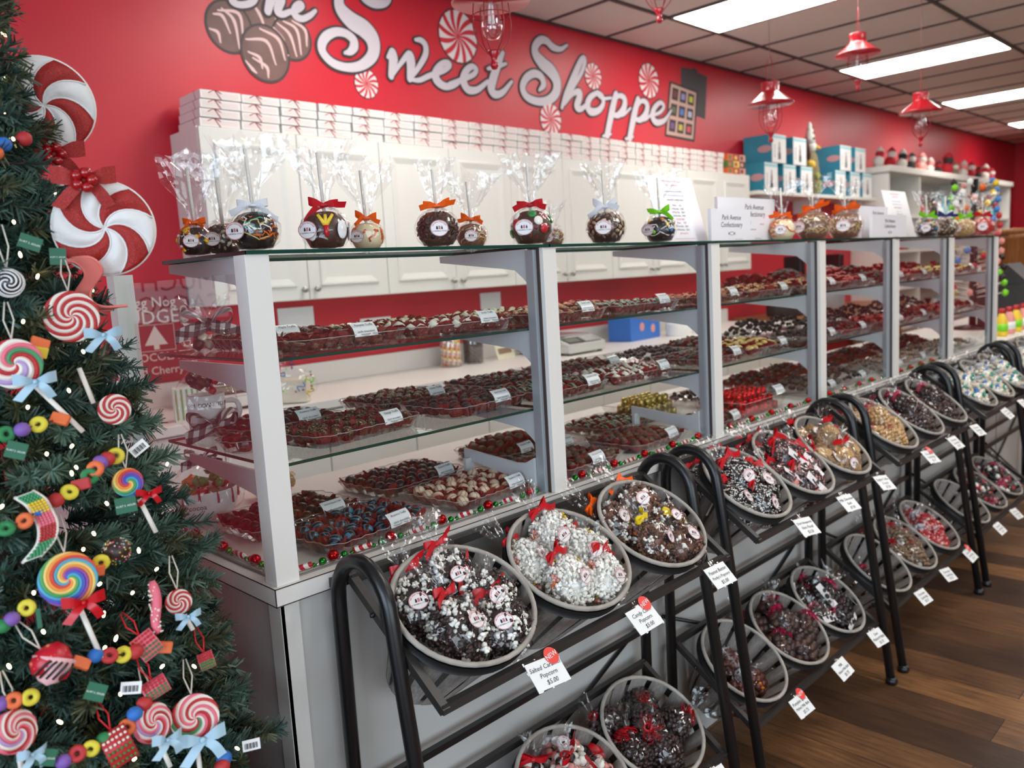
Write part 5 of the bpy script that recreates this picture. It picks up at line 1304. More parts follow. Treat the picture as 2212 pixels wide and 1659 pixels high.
pop(32, 786, 54, [0, 1, 2, 1, 3, 1, 2, 4]*1, [SPNK, SWHT, SRED, SLIL, SGRN], 3.8, 'pink striped lollipop ornament at the left edge with pale blue bow', (28, 46, 113, 166), (32, 42, 42, LBLUE))
pop(247, 884, 33, W2, [SRED, SWHT], 3.4, 'small red and white lollipop ornament by the glass end, stick up', (-56, -96, -38, -18), None, loop=False)
pop(147, 1251, 58, [0, 1, 2, 3, 4, 5, 6, 1, 2, 4], RB_, 5.4, 'large rainbow swirl lollipop ornament with red bow', (12, 56, 41, 182), (22, 55, 42, RIBBON_RED))
pop(276, 1042, 31, [0, 1, 2, 3, 4, 5, 6], RB_, 5.0, 'small rainbow lollipop ornament above the green tag', (18, 40, 42, 118), (36, 30, 26, RIBBON_RED))
pop(331, 1561, 42, PK, [SPNK, SWHT, SRED, SLIL], 3.6, 'pink and white lollipop ornament at the bottom, left of a pair', (10, 45, 26, 100), (10, 42, 36, LBLUE), yaw=.5)
pop(421, 1551, 50, PK, [SRED, SWHT, SPNK, SGRN], 3.6, 'red and pink lollipop ornament at the bottom, right of a pair', (-4, 48, -6, 110), (6, 46, 48, LBLUE))
pop(34, 1580, 46, PK, [SPNK, SWHT, SRED, SLIL], 3.6, 'pink lollipop ornament in the bottom left corner', (4, 45, 4, 90), (10, 56, 34, LBLUE), yaw=.6)
pop(386, 1300, 27, W2, [SRED, SWHT], 3.4, 'small red and white lollipop ornament at the right edge of the tree', (8, 30, 20, 66), (12, 34, 26, LBLUE))
# ribbon candy and candy cards
def wave_strip(px0, pts, wpx, mats, dots, lab, name='ribbon_candy_ornament', lift=.035):
    """S shaped strip of given pixel path and width"""
    p, d = on_tree(*px0, lift); k = d/F_PX; t = thing(name, lab, 'ornament', face_m(p), 'ribbon candy ornaments on the tree')
    P = crom([((x-px0[0])*k, -(y-px0[1])*k, z) for x, y, z in pts], 5); m = MB(); n = len(P); vs = []
    wv = [Vector((wpx*k/2*cos(a), wpx*k/2*sin(a), .006)) for a in [R_(12)]*n]
    m.strip(P, wv, 0); m.strip([q+Vector((0, 0, -.0035)) for q in P], wv, 0)
    for sd in (-1, 1): m.tube([q+w*sd+Vector((0, 0, -.0017)) for q, w in zip(P, wv)], .0022, 5, 0)
    m.build('strip', mats[0], t)
    if dots:
        m = MB()
        for i in range(1, n-1, 1):
            for j in range(5): q = P[i]+wv[i]*(-.72+.36*j); m.ico((q.x, q.y, q.z+.002), .0024, 1, (i//5) % (len(mats)-1))
        m.build('candy_dots', mats[1:], t)
    return t, p, k
CORAL = mat('coral_candy', C(236, 128, 118), 0.4)
wave_strip((200, 615), [(150, 560, 0), (188, 562, .012), (205, 590, .006), (182, 625, -.012), (176, 648, .0), (196, 666, .014), (246, 668, .006)], 34, [CORAL], False, 'coral pink curled ribbon candy ornament near the top of the tree')
wave_strip((85, 1130), [(64, 1063, 0), (84, 1085, .012), (94, 1112, -.006), (100, 1140, .004), (92, 1172, .012), (62, 1204, 0)], 36, [SWHT, SGRN, KY, SPNK, SRED, SGRN, KY], True, 'white wavy candy strip ornament with rows of coloured dots')
def card(px, py, w, h, base, dots, lab, roll=0, lift=.03, curve=.01):
    p, d = on_tree(px, py, lift); k = d/F_PX; t = thing('candy_card_ornament', lab, 'ornament', face_m(p, roll), 'dotted candy card ornaments'); w *= k; h *= k
    m = MB(); K = 8; vs = []
    for zo in (0, -.003):
        for i in range(K+1): f = i/K; vs += [(-w/2, -h/2+h*f, curve*sin(pi*f)+zo), (w/2, -h/2+h*f, curve*sin(pi*f)+zo)]
    o = 2*(K+1); m.add(vs, [(2*i, 2*i+1, 2*i+3, 2*i+2) for i in range(K)]+[(o+2*i+2, o+2*i+3, o+2*i+1, o+2*i) for i in range(K)]+[(2*i, 2*i+2, o+2*i+2, o+2*i) for i in range(K)]+[(2*i+3, 2*i+1, o+2*i+1, o+2*i+3) for i in range(K)], 0, None, True); m.build('card', base, t)
    m = MB()
    for i in range(6):
        for j in range(6):
            f = (i+.6)/6.2; m.ico((w*(-.40+.16*j), -h/2+h*f, curve*sin(pi*f)+.0006), .0022, 1, 0 if i > 2 else 1)
    m.build('candy_dots', dots, t); hang_loop(t, RIBBON_RED, h/2, .04)
card(318, 1394, 48, 56, SPNK, [SRED, GREENC], 'pink candy card ornament with red dots, middle of the tree', .5)
card(336, 1486, 52, 40, SPNK, [SRED, GREENC], 'pink candy card ornament with red and green dots, above the lollipop pair', .35)
card(446, 1427, 32, 36, SPNK, [SRED, GREENC], 'small pink candy card ornament at the right edge of the tree', .2)
card(256, 1612, 56, 78, SRED, [SWHT, GREENC], 'red candy card ornament with white dots at the bottom', .3, .035, .018)
# strawberry truffle, striped ball, sprinkle ball, sugared stick
p, d = on_tree(115, 1433, .03); r = 42*d/F_PX; t = thing('strawberry_ornament', 'strawberry ornament half dipped in pink icing with dark drizzle', 'ornament', face_m(p, .5)); PR_ = [(0, -r*1.05), (r*.45, -r*.85), (r*.85, -r*.3), (r, r*.25), (r*.8, r*.75), (r*.3, r*.98), (0, r)]
m = MB(); m.lathe(PR_, 20, 0, Rx(-pi/2)); m.build('strawberry', ramp_mat('strawberry_red', 'voronoi', [(0.1, C(220, 170, 110)), (0.16, C(196, 22, 44))], tscale=150, rough=.35), t)
m = MB(); m.lathe([(q*1.05, z*1.04) for q, z in PR_[:4]]+[(r*.9, r*.32)], 20, 0, Rz(-.9) @ Rx(-pi/2)); m.build('icing', mat('pink_icing', C(238, 186, 190), .3), t)
m = MB()
for k in range(5): m.tube(crom([(-r*.7+k*r*.3, -r*.75, r*.55), (-r*.35+k*r*.3, -r*.15, r*1.03), (-r*.1+k*r*.25, r*.1, r*.98)], 4), .0016, 5, 0, False, Rz(-.9))
m.build('drizzle', KK, t); hang_loop(t, MATS['clear_ribbon'], r, .05)
p, d = on_tree(18, 611, .03); r = 30*d/F_PX; t = thing('striped_ball_ornament', 'black ball ornament with white swirl lines at the left edge', 'ornament', face_m(p))
m = MB(); m.ico((0, 0, 0), r, 3); m.build('ball', KK, t)
m = MB()
for k in range(4): m.tube([(r*1.01*sin(f*1.5+.15)*cos(f*7+k*1.57), r*1.01*sin(f*1.5+.15)*sin(f*7+k*1.57), r*1.01*cos(f*1.5+.15)) for f in [i/24 for i in range(25)]], .0013, 5)
m.build('swirl_line', PAPER, t); hang_loop(t, MATS['clear_ribbon'], r, .06)
p, d = on_tree(252, 1190, .02); r = 28*d/F_PX; t = thing('sprinkle_ball_ornament', 'dark chocolate ball ornament with coloured sprinkles, right of the rainbow lollipop', 'ornament', face_m(p))
m = MB(); m.ico((0, 0, 0), r, 3); m.build('ball', KD, t); m = MB()
for k in range(90):
    q = Vector((ru(-1, 1), ru(-1, 1), ru(-.4, 1))).normalized()*r; m.ico(q[:], .0013, 1, k % 4)
m.build('sprinkles', [SPNK, KY, SWHT, KTEAL], t)
p, d = on_tree(335, 1313, .03); t = thing('sugared_stick_ornament', 'pink sugared stick ornament hanging upright at the right side of the tree', 'ornament', face_m(p)); m = MB()
m.tube(crom([(0, .038, 0), (.003, .01, 0), (-.002, -.02, 0), (.001, -.036, 0)], 4), [.004, .006, .007, .007, .007, .007, .007, .007, .006, .006, .006, .005, .004], 8); m.build('stick', SPNK, t); m = MB()
for k in range(60): m.ico((ru(-.007, .007), ru(-.035, .037), ru(.001, .007)), .0016, 1)
m.build('sugar', SWHT, t)
# green maker tags
TGREEN = mat('green_tag_card', C(18, 96, 66), .5)
for i, (px, py, w, h, ro, lab) in enumerate([(65, 524, 44, 30, -.4, 'green paper tag near the top of the tree under the needles'), (125, 554, 32, 36, -.05, 'green paper tag on pale ribbon beside the large peppermint'), (35, 973, 40, 36, -.4, 'green paper tag at the left edge above the candy strip'),
   (272, 1091, 42, 34, .05, 'green paper tag under the small rainbow lollipop'), (207, 1495, 40, 36, -.5, 'green paper tag below the strawberry ornament'), (100, 1636, 38, 34, -.4, 'green paper tag at the bottom of the picture'), (84, 1336, 9, 42, 0, 'green paper tag seen edge on by the rainbow stick')]):
    p, d = on_tree(px, py, .04); k = d/F_PX; t = thing('paper_tag', lab, 'tag', face_m(p, ro), 'green paper tags on the ornaments')
    m = MB(); m.box((-w*k/2, -h*k/2, -.0004), (w*k/2, h*k/2, .0004)); m.build('card', TGREEN, t)
    if w > 20: m = MB(); m.text("KURT S. ADLER", w*k*.135, 0, T(0, -.001, .0008)); m.build('lettering', PAPER, t)
for px, py, ro, lab in ((300, 968, .6, 'white barcode tag at the right edge of the tree by the glass'), (543, 1609, .0, 'white barcode tag at the lower right tip of the tree'), (283, 1486, -.2, 'white barcode tag beside the pink candy card')):
    p, d = on_tree(px, py, .03); t = thing('barcode_tag', lab, 'tag', face_m(p, ro)); m = MB(); m.box((-.013, -.008, 0), (.013, .008, .0006)); m.build('card', PAPER, t); m = MB()
    for k in range(12): m.box((-.010+k*.0016, -.005, .0006), (-.0094+k*.0016+.0004*(k % 3), .003, .0009))
    m.build('barcode', INK, t)
# candy bead garland strands
BC = {'g': mat('sugar_bead_green', C(44, 130, 76), .6), 'o': mat('sugar_bead_orange', C(226, 110, 60), .6), 'b': mat('sugar_bead_blue', C(44, 110, 190), .6), 'r': mat('sugar_bead_red', C(186, 48, 50), .6), 'y': mat('sugar_bead_yellow', C(220, 204, 60), .6), 'p': mat('sugar_bead_purple', C(128, 90, 170), .6)}
def strand(beads, lab, lift=.03):
    p0, d0 = on_tree(beads[0][0], beads[0][1], lift); t = thing('candy_garland', lab, 'garland', T(*p0), 'sugar bead garland strands on the tree'); Q = []
    for px, py, c, sh in beads:
        p, d = on_tree(px, py, lift); q = p-p0; Q.append(q); m = MB(); F = face_m(q+p0); F.translation = q; F = F @ Rz(ru(-.6, .6)) @ Rx(ru(-.5, .5)) @ Ry(ru(-.4, .4)); s = 17*d/F_PX
        if sh == 't': m.tube([(s*.68*cos(a*pi/10), s*.68*sin(a*pi/10), 0) for a in range(20)], s*.42, 10, 0, True, F)
        elif sh == 's': m.ico((0, 0, 0), (s, s*.95, s*.95), 2, 0, F)
        else: m.box((-s*1.1, -s*.7, -s*.4), (s*1.1, s*.7, s*.4), 0, F, s*.15)
        m.build({'t': 'ring_bead', 's': 'round_bead', 'c': 'bar_bead'}[sh], BC[c], t)
    m = MB(); m.tube(Q if len(Q) > 1 else Q*2, .0012, 5); m.build('cord', BARK, t)
strand([(8, 312, 'b', 's'), (52, 300, 'r', 's'), (-10, 330, 'o', 's')], 'blue and red sugar beads near the top left of the tree')
strand([(13, 938, 'g', 't'), (48, 928, 'p', 's'), (83, 917, 'y', 't'), (130, 905, 'o', 'c')], 'purple and yellow sugar bead strand left of the white stick')
strand([(13, 1142, 'g', 't'), (53, 1125, 'o', 't'), (86, 1100, 'b', 's'), (122, 1080, 'r', 's'), (150, 1063, 'y', 't'), (175, 1047, 'r', 'c'), (194, 1029, 'g', 't'), (206, 1013, 'o', 't'), (217, 999, 'p', 's'), (232, 991, 'r', 's'), (250, 985, 'y', 't')], 'long sugar bead strand rising behind the wavy candy strip')
strand([(6, 1352, 'g', 's'), (26, 1337, 'p', 's'), (58, 1313, 'y', 't')], 'short green, purple and yellow bead strand left of the rainbow lollipop')
strand([(175, 1432, 'o', 'c'), (206, 1416, 'b', 's'), (236, 1416, 'r', 't'), (266, 1414, 'y', 't'), (292, 1408, 'r', 's'), (352, 1398, 'o', 'c')], 'blue, red and yellow bead strand right of the strawberry ornament')
strand([(2, 1520, 'p', 's'), (30, 1513, 'o', 't'), (66, 1506, 'y', 't')], 'orange and yellow bead strand above the bottom left lollipop')
strand([(137, 1645, 'p', 's'), (167, 1628, 'r', 't'), (197, 1617, 'y', 't'), (224, 1598, 'g', 's'), (274, 1571, 'o', 't'), (291, 1542, 'b', 's'), (312, 1520, 'r', 's')], 'bead strand along the bottom, purple to blue, left of the lollipop pair')
strand([(218, 1215, 'y', 't'), (206, 1232, 'o', 'c')], 'single yellow ring bead right of the rainbow lollipop')
strand([(484, 1638, 'b', 's'), (480, 1656, 'r', 's')], 'blue bead at the lower right of the tree')
strand([(86, 742, 'o', 'c'), (82, 760, 'y', 'c')], 'orange and yellow bar beads beside the pink striped lollipop')
# string lights
BULB = mat('warm_light_bulb', C(255, 236, 190), .3, emit=(1.0, 0.78, 0.42, 1), es=9)
t = thing('string_lights', 'warm white string lights wound through the green tree', 'string lights', (TX, TY, 0))
LP_ = [(44,551),(50,695),(149,844),(155,964),(101,981),(200,627),(81,598),(3,1095),(155,1023),(361,1003),(231,1088),(113,1166),(180,1187),(203,1153),(286,1281),(73,1281),(338,1230),(398,1318),(224,1328),(94,1365),(410,1519),(513,1617),(12,248),(29,301),(215,1262),(260,1500),(120,420),(300,1190),(60,880),(250,1380),(20,1440),(130,1560),(290,1640),(350,1440),(180,760),(30,480),(10,75),(226,1400),(165,1010),(95,1240),(420,1440),(8,170)]
cord = []
for px, py in LP_:
    p, d = on_tree(px, py, .012); q = p-Vector((TX, TY, 0)); cord.append(q); m = MB(); F = frame(q, (CAM-p)+Vector((ru(-.6, .6), ru(-.6, .6), .6)))
    m.lathe([(.0016, -.004), (.0021, 0), (.0020, .004), (.0008, .0075), (0, .0085)], 8, 0, F); m.build('bulb', BULB, t)
cord.sort(key=lambda q: q.z); m = MB(); m.tube([(rad(q)*.6*cos(q*19), rad(q)*.6*sin(q*19), q) for q in [.4+i*.012 for i in range(126)]], .0013, 4); m.build('wire', NDL[0], t)

# ------------------------------------------------------------------ pendant lamps
LRED = mat('red_enamel', C(178, 20, 34), 0.28, coat=0.5); LWIRE = mat('red_lamp_wire', C(150, 24, 34), 0.4); BULBG = clear_mat('clear_bulb_glass', (.97, .97, .97, 1), .02, .06, 1.3)
def lamp(px, py, d, lab, turn=0.0, s=1.0):
    p = at(px, py, d=d); t = thing('pendant_lamp', lab, 'pendant lamp', T(*p) @ Rz(turn) @ Sc(s), 'red cage pendant lamps')
    m = MB(); m.lathe([(.128, 0), (.129, .004), (.118, .010), (.060, .058), (.047, .070), (.046, .074), (.0475, .112), (.049, .120), (.044, .121), (.042, .075), (.056, .056), (.114, .006), (.126, -.001)], 30); m.build('shade', LRED, t)
    m = MB(); m.lathe([(.020, .07), (.021, .02), (.016, .015)], 14); m.build('socket', BLACKM, t)
    m = MB(); m.lathe([(.013, .02), (.017, .0), (.030, -.045), (.034, -.075), (.030, -.098), (.018, -.112), (0, -.116)], 20); m.build('bulb', BULBG, t)
    m = MB(); m.tube([(.004*cos(k*1.2), .004*sin(k*1.2), .01-.014*k*.5) for k in range(12)], .0010, 5); m.tube([(0, 0, .015), (0, 0, -.07)], .002, 5); m.build('filament', KCREAM, t)
    for k in range(6):
        a = k*pi/3; m = MB(); P = [(q*cos(a), q*sin(a), z) for q, z in ((.055, .015), (.060, -.03), (.062, -.075), (.050, -.12), (.024, -.152), (.012, -.165))]
        m.tube(crom(P, 4), .0019, 6); m.build('cage_wire', LWIRE, t)
    m = MB(); m.tube([(.0615*cos(a*pi/16), .0615*sin(a*pi/16), -.04) for a in range(32)], .0018, 6, 0, True); m.build('cage_ring', LWIRE, t)
    m = MB(); m.lathe([(.020, -.150), (.021, -.156), (.012, -.172), (.0085, -.182), (.013, -.190), (.014, -.198), (.008, -.208), (0, -.210)], 16); m.build('finial', LRED, t)
    m = MB(); m.tube(crom([(-.046, 0, .085), (-.044, 0, .16), (-.028, 0, .24), (0, 0, .27), (.028, 0, .24), (.044, 0, .16), (.046, 0, .085)], 5), .0018, 6); m.build('bail', LWIRE, t)
    m = MB(); m.tube([(0, 0, .27), (0, 0, (ZC-.012-p.z)/s)], .0022, 6); m.lathe([(.03, (ZC-.012-p.z)/s), (.03, (ZC-.002-p.z)/s)], 14); m.build('cord', mat('lamp_cord', C(150, 110, 108), .5), t)
lamp(1060, 6, 2.66, 'red cage pendant lamp hanging in front of the wall sign, largest in view', .4)
lamp(1421, -62, 3.45, 'red pendant lamp of which only the cage bottom shows by the ceiling', .2)
lamp(1664, 226, 4.6, 'red cage pendant lamp above the left stack of teal boxes', .1)
lamp(1853, 118, 4.9, 'red cage pendant lamp hanging before the second ceiling light', .5)
lamp(1989, 243, 5.2, 'red cage pendant lamp farthest right, above the bookcase', .3)

# ------------------------------------------------------------------ wall shelf with teal boxes
TEAL = ramp_mat('teal_card', 'noise', [(.3, C(38, 128, 152)), (.7, C(52, 146, 168))], tscale=4, rough=.5); TEALD = mat('dark_teal', C(20, 104, 118), .5); PALET = mat('pale_teal', C(150, 208, 214), .5)
t = thing('wall_shelf', 'white wall shelf carrying the stacked teal boxes', 'shelf', (5.62, 2.06, 1.99))
m = MB(); m.box((0, 0, 0), (2.5, YW-2.061, .03), 0, None, .002); m.build('board', WHITE2, t)
for x in (.3, 1.25, 2.2): m = MB(); m.box((x, .05, -.12), (x+.02, YW-2.062, 0)); m.build('bracket', WHITE2, t)
def teal(x, z, w, lab):
    t = thing('teal_box', lab, 'box', T(x, 2.085, z), 'teal boxes stacked on the wall shelf'); h, d = .237, .26
    m = MB(); m.box((0, 0, 0), (w, d, h), 0, None, .001); m.build('carton', TEAL, t)
    m = MB(); m.box((.004, -.0012, .002), (w-.004, 0, h-.002), 0); m.box((.004, -.0016, h-.034), (w-.004, -.001, h-.012), 1); m.build('front_panel', [PAPER, PALET], t)
    m = MB(); q = .001
    for sx, (a, b), mi in ((.020, (.03, .085), 0), (.013, (.085, .135), 1), (.007, (.135, .175), 1)): m.box((w*.52-sx, -.0022, a), (w*.52+sx, -.0014, b), mi)
    for k in range(5): m.box((w*.14, -.0018, .05+k*.022), (w*.24, -.0013, .056+k*.022), 1)
    m.build('picture', [KK, mat('brown_print', C(126, 84, 78), .6)], t)
    m = MB()
    m.disc(.03, 20, 0, T(-.0008, d*.25, h*.5) @ Ry(-pi/2), .065); m.build('side_label', mat('pink_oval_label', C(196, 150, 150), .6), t)
zz = 2.022
for k, x in enumerate((5.78, 6.115, 6.44)): teal(x, zz, .235, 'teal box, %s of the bottom row in the left stack' % ['left', 'middle', 'right'][k])
for k, x in enumerate((5.915, 6.30)): teal(x, zz+.241, .255, 'teal box, %s of the top row in the left stack' % ['left', 'right'][k])
for k, x in enumerate((7.16, 7.50, 7.80)): teal(x, zz, .235, 'teal box, %s of the bottom row in the right stack' % ['left', 'middle', 'right'][k])
for k, x in enumerate((7.27, 7.62)): teal(x, zz+.241, .255, 'teal box, %s of the top row in the right stack' % ['left', 'right'][k])
PLG = mat('khaki_plush', C(128, 116, 84), .9, bump=(60, .4)); PLL = mat('lime_plush', C(140, 150, 70), .9); PLB = mat('brown_plush', C(90, 56, 56), .9); PLY = mat('yellow_plush', C(214, 176, 70), .9); PLK = mat('checked_plush', C(40, 44, 42), .9); PLW = mat('white_plush', C(206, 204, 196), .9); PLR = mat('red_plush', C(170, 30, 40), .9)
t = thing('stuffed_toy', 'tall soft toy in khaki with yellow beak and pointed checked hat between the teal stacks', 'soft toy', T(6.86, 2.19, zz))
m = MB(); m.lathe([(.04, 0), (.075, .03), (.085, .10), (.08, .20), (.075, .30), (.06, .37), (.03, .41)], 16, 0, None, True, lambda i, j: 1+.06*sin(j*2+i)); m.build('body', PLG, t)
for z in (.10, .17, .05): m = MB(); m.ico((ru(-.03, .03), -.075, z), (.045, .025, .035), 2); m.build('leaf_patch', PLL, t)
m = MB(); m.ico((0, -.01, .44), (.055, .05, .06), 2); m.build('head', PLW, t)
m = MB(); m.lathe([(.022, 0), (.014, .03), (0, .05)], 10, 0, T(.02, -.05, .435) @ Rx(pi/2+.4)); m.build('beak', PLY, t)
m = MB(); m.lathe([(.05, .0), (.045, .05), (.032, .12), (.014, .19), (0, .2)], 14, 0, T(-.005, 0, .47))
for k in range(9): m.ico((-.005+.045*cos(k*2.2)*(1-.08*k), .045*sin(k*2.2)*(1-.08*k)-.005, .48+.017*k), .014, 1, 1)
m.build('hat', [PLW, PLK], t)
for sd in (-1, 1): m = MB(); m.tube([(sd*.05, 0, .34), (sd*.10, -.02, .42 if sd < 0 else .24), (sd*.125, -.02, .52 if sd < 0 else .16)], [.028, .024, .014], 10); m.build('arm', PLB if sd < 0 else PLG, t)
m = MB(); m.ico((-.10, -.05, .27), .045, 2); m.build('ball', PLY, t)

# ------------------------------------------------------------------ bookcase beyond the shelf
bx, by = 8.2, 1.98
t = thing('bookcase', 'tall white open bookcase against the red wall, blurred far right', 'bookcase', (bx, by, 0)); BW_ = 4.5; dpt = YW-by-.002
m = MB(); m.box((0, dpt-.02, 0), (BW_, dpt, 2.33)); m.build('back_panel', WHITE2, t)
for x in (0, .90, 2.7, BW_-.03): m = MB(); m.box((x, 0, 0), (x+.03, dpt-.021, 2.28)); m.build('upright', WHITE2, t)
for z in (.1, .62, 1.05, 1.45, 1.82): m = MB(); m.box((.031, .005, z), (BW_-.031, dpt-.022, z+.028)); m.build('shelf', WHITE2, t)
m = MB(); m.box((-.03, -.03, 2.281), (BW_+.03, dpt-.001, 2.345), 0, None, .004); m.build('top_board', WHITE2, t)
GC = [PLW, PLR, KK, TEAL, PLY, PLB, PALET, NUT1, KG, PAPER]
desc = ['white', 'red', 'dark', 'teal', 'yellow', 'brown', 'pale teal', 'nutty', 'grey brown', 'paper white']
sn = {.62: 'second', 1.05: 'third', 1.45: 'fourth', 1.82: 'top'}
k = 0
for z in (.62, 1.05, 1.45, 1.82):
    x = .06; n_ = 0
    while x < BW_-.2:
        if abs(x-.86) < .1: x = .96
        if abs(x-2.66) < .1: x = 2.76
        w, h = ru(.09, .15), ru(.16, .26); k += 1; n_ += 1; ci = (k*7+int(z*10)) % 10
        t = thing('gift_bag', '%s wrapped gift bag, number %d from the left on the %s bookcase shelf' % (desc[ci], n_, sn[z]), 'gift bag', (bx+x+w/2, by+.12, z+.029), 'gift bags on the bookcase shelves')
        m = MB(); m.lathe([(w*.42, 0), (w*.48, h*.2), (w*.42, h*.5), (w*.12, h*.68), (w*.3, h*.9), (w*.36, h)], 12, 0, None, True, lambda i, j: 1+.15*sin(j*2.3+i)); m.build('wrap', GC[ci], t)
        m = MB(); m.ico((0, -w*.14, h*.68), (w*.22, w*.1, w*.13), 1); m.build('bow', [RIBBON_RED, LIME, ROR, PAPER][k % 4], t); x += w+ru(.03, .07)
TOYN = ['white and red', 'red', 'white', 'dark hatted', 'pink faced', 'white bearded', 'black', 'dark red large', 'grey', 'white nosed', 'red and white', 'navy', 'white small', 'last red']
x = .10
for i, (c1, c2, s) in enumerate([(PLW, PLR, .11), (PLR, PLW, .12), (PLW, PLK, .12), (PLK, PLW, .11), (KP, PLW, .12), (PLW, KP, .10), (PLK, PLR, .09), (PLR, PLK, .15), (PLG, PLW, .10), (PLW, KP, .12), (PLR, PLW, .12), (PLK, PLR, .10), (PLW, PLR, .12), (PLR, PLW, .10)]):
    t = thing('plush_toy', '%s plush toy, %s along the top of the bookcase' % (TOYN[i], ['first', 'second', 'third', 'fourth', 'fifth', 'sixth', 'seventh', 'eighth', 'ninth', 'tenth', 'eleventh', 'twelfth', 'thirteenth', 'fourteenth'][i]), 'soft toy', (bx+x, by+.14, 2.3465), 'plush toys on the bookcase top')
    m = MB(); m.ico((0, 0, s*.55), (s*.62, s*.5, s*.55), 2); m.build('body', c1, t); m = MB(); m.ico((s*.1, -s*.1, s*1.25), s*.4, 2); m.build('head', c2, t)
    m = MB(); m.lathe([(s*.42, 0), (s*.3, s*.25), (s*.1, s*.5), (0, s*.55)], 10, 0, T(s*.1, -s*.08, s*1.4) @ Ry(.3)); m.build('hat', c1, t); x += .30+ru(-.02, .03)

# ------------------------------------------------------------------ things on the back counter
ZW = .9525
SCALEW = mat('pale_grey_plastic', C(206, 206, 200), .45); LCD = mat('lcd_green_grey', C(112, 122, 108), .3); DKP = mat('dark_plastic', C(52, 52, 54), .4)
def scale(x, y, rz, lab):
    t = thing('weighing_scale', lab, 'scale', T(x, y, ZW) @ Rz(rz))
    m = MB(); m.box((-.17, -.17, .012), (.17, .19, .06), 0, None, .008); m.add([(-.17, -.17, .06), (.17, -.17, .06), (.17, -.06, .10), (-.17, -.06, .10), (-.17, -.06, .06), (.17, -.06, .06)], [(0, 1, 2, 3), (1, 5, 2), (0, 3, 4), (3, 2, 5, 4)], 0, None, False); m.build('body', SCALEW, t)
    F = frame((0, -.115, .0815), (0, -.04, .11)) if False else T(0, -.115, .0815) @ Rx(R_(20))
    m = MB(); m.box((-.15, -.04, 0), (.15, .045, .002), 1, F); m.box((-.135, -.02, .002), (-.02, .03, .003), 0, F); m.build('display', [LCD, DKP], t)
    m = MB()
    for i in range(5):
        for j in range(3): m.box((.01+i*.026, -.03+j*.024, .002), (.03+i*.026, -.014+j*.024, .005), 0, F)
    m.build('keypad', SCALEW, t)
    m = MB(); m.box((-.16, -.05, .105), (.16, .19, .114), 0, None, .004); m.cbox((0, .07, .083), (.06, .06, .045)); m.build('pan', mat('steel_pan', C(176, 178, 180), .3, .6), t)
    for a in (-1, 1):
        for b in (-1, 1): m = MB(); m.lathe([(.018, 0), (.018, .013)], 10, 0, T(a*.14, b*.14, 0)); m.build('foot', DKP, t)
scale(3.12, 2.02, .0, 'grey shop scale on the back counter seen through the second pane')
scale(.95, 2.06, -.05, 'grey scale with dark display seen through the glass end beside the front post')
BLUEP = mat('blue_box_card', C(38, 112, 200), .45)
t = thing('blue_box', 'bright blue carton on the back counter behind the scale', 'box', T(3.98, 2.14, ZW) @ Rz(.1)); m = MB(); m.box((-.2, -.09, 0), (.2, .09, .16), 0, None, .003); m.build('carton', BLUEP, t); m = MB(); m.disc(.03, 16, 0, T(-.05, -.0905, .09) @ Rx(pi/2)); m.disc(.03, 16, 0, T(.1, -.0905, .07) @ Rx(pi/2)); m.build('label', KP, t)
t = thing('blue_cup', 'small blue tub at the left edge of the second pane', 'tub', T(2.95, 2.02, ZW)); m = MB(); m.lathe([(.04, 0), (.045, .07), (.042, .075)], 16); m.build('tub', mat('light_blue_plastic', C(70, 160, 214), .4), t); m = MB(); m.lathe([(.047, .072), (.047, .08), (0, .082)], 16); m.build('lid', KBLUE, t)
for k in range(3):
    t = thing('label_roll', 'white roll of labels, %s of the row by the blue carton' % ['left', 'middle', 'right'][k], 'roll', T(4.30+k*.19, 1.99+.02*k, ZW), 'label rolls on the back counter'); m = MB(); m.lathe([(.03, 0), (.088, 0), (.09, .006), (.09, .085), (.088, .09), (.03, .09), (.03, 0)], 24); m.build('roll', PAPER, t); m = MB(); m.lathe([(.0305, .002), (.029, .088)], 14); m.build('core', KCREAM, t)
def jar(x, y, cols, lab, s=.0125):
    t = thing('sweet_jar', lab, 'jar', T(x, y, ZW)); m = MB()
    for i in range(150): a = i*2.399; z = .012+(i/150)*.13; m.ico((.046*cos(a), .046*sin(a), z), s, 1, i % len(cols), None, .1)
    m.lathe([(.04, .004), (.04, .14), (0, .145)], 12, 0); o = m.build('sweets', cols, t); tag(o, kind='stuff')
    m = MB(); m.lathe([(.05, 0), (.062, .004), (.063, .14), (.055, .165), (.052, .17)], 22); m.build('glass', BULBG, t); m = MB(); m.lathe([(.056, .168), (.056, .188), (0, .19)], 20); m.build('lid', ALU, t)
jar(2.33, 2.20, [KP, KY, KCREAM, KW, KO], 'clear jar of pastel sweets on the back counter by the second post')
jar(2.50, 2.20, [KD, MILK], 'jar of dark sweets right of the pastel one')
t = thing('counter_card', 'cream printed card standing on the back counter right of the jars', 'card', T(2.76, 2.19, ZW) @ Rz(.2)); m = MB(); m.box((-.09, 0, 0), (.09, .004, .085), 0, Rx(-.25)); m.build('card', mat('cream_card', C(220, 214, 184), .5), t); m = MB(); m.box((-.07, -.001, .03), (.07, 0, .065), 0, Rx(-.25)); m.build('print', KG, t); m = MB(); m.box((-.09, .004, 0), (.09, .03, .003)); m.build('foot', PAPER, t)
t = thing('sweet_dish', 'shallow dish of golden sweets on the back counter', 'dish', T(3.02, 2.22, ZW)); m = MB(); m.lathe([(.05, 0), (.10, .02), (.102, .022), (.05, .004)], 20); m.build('dish', PAPER, t); m = MB()
for i in range(40): a = i*2.4; q = .085*math.sqrt(i/40); m.ico((q*cos(a), q*sin(a), .026), .014, 1)
tag(m.build('sweets', KT, t), kind='stuff')
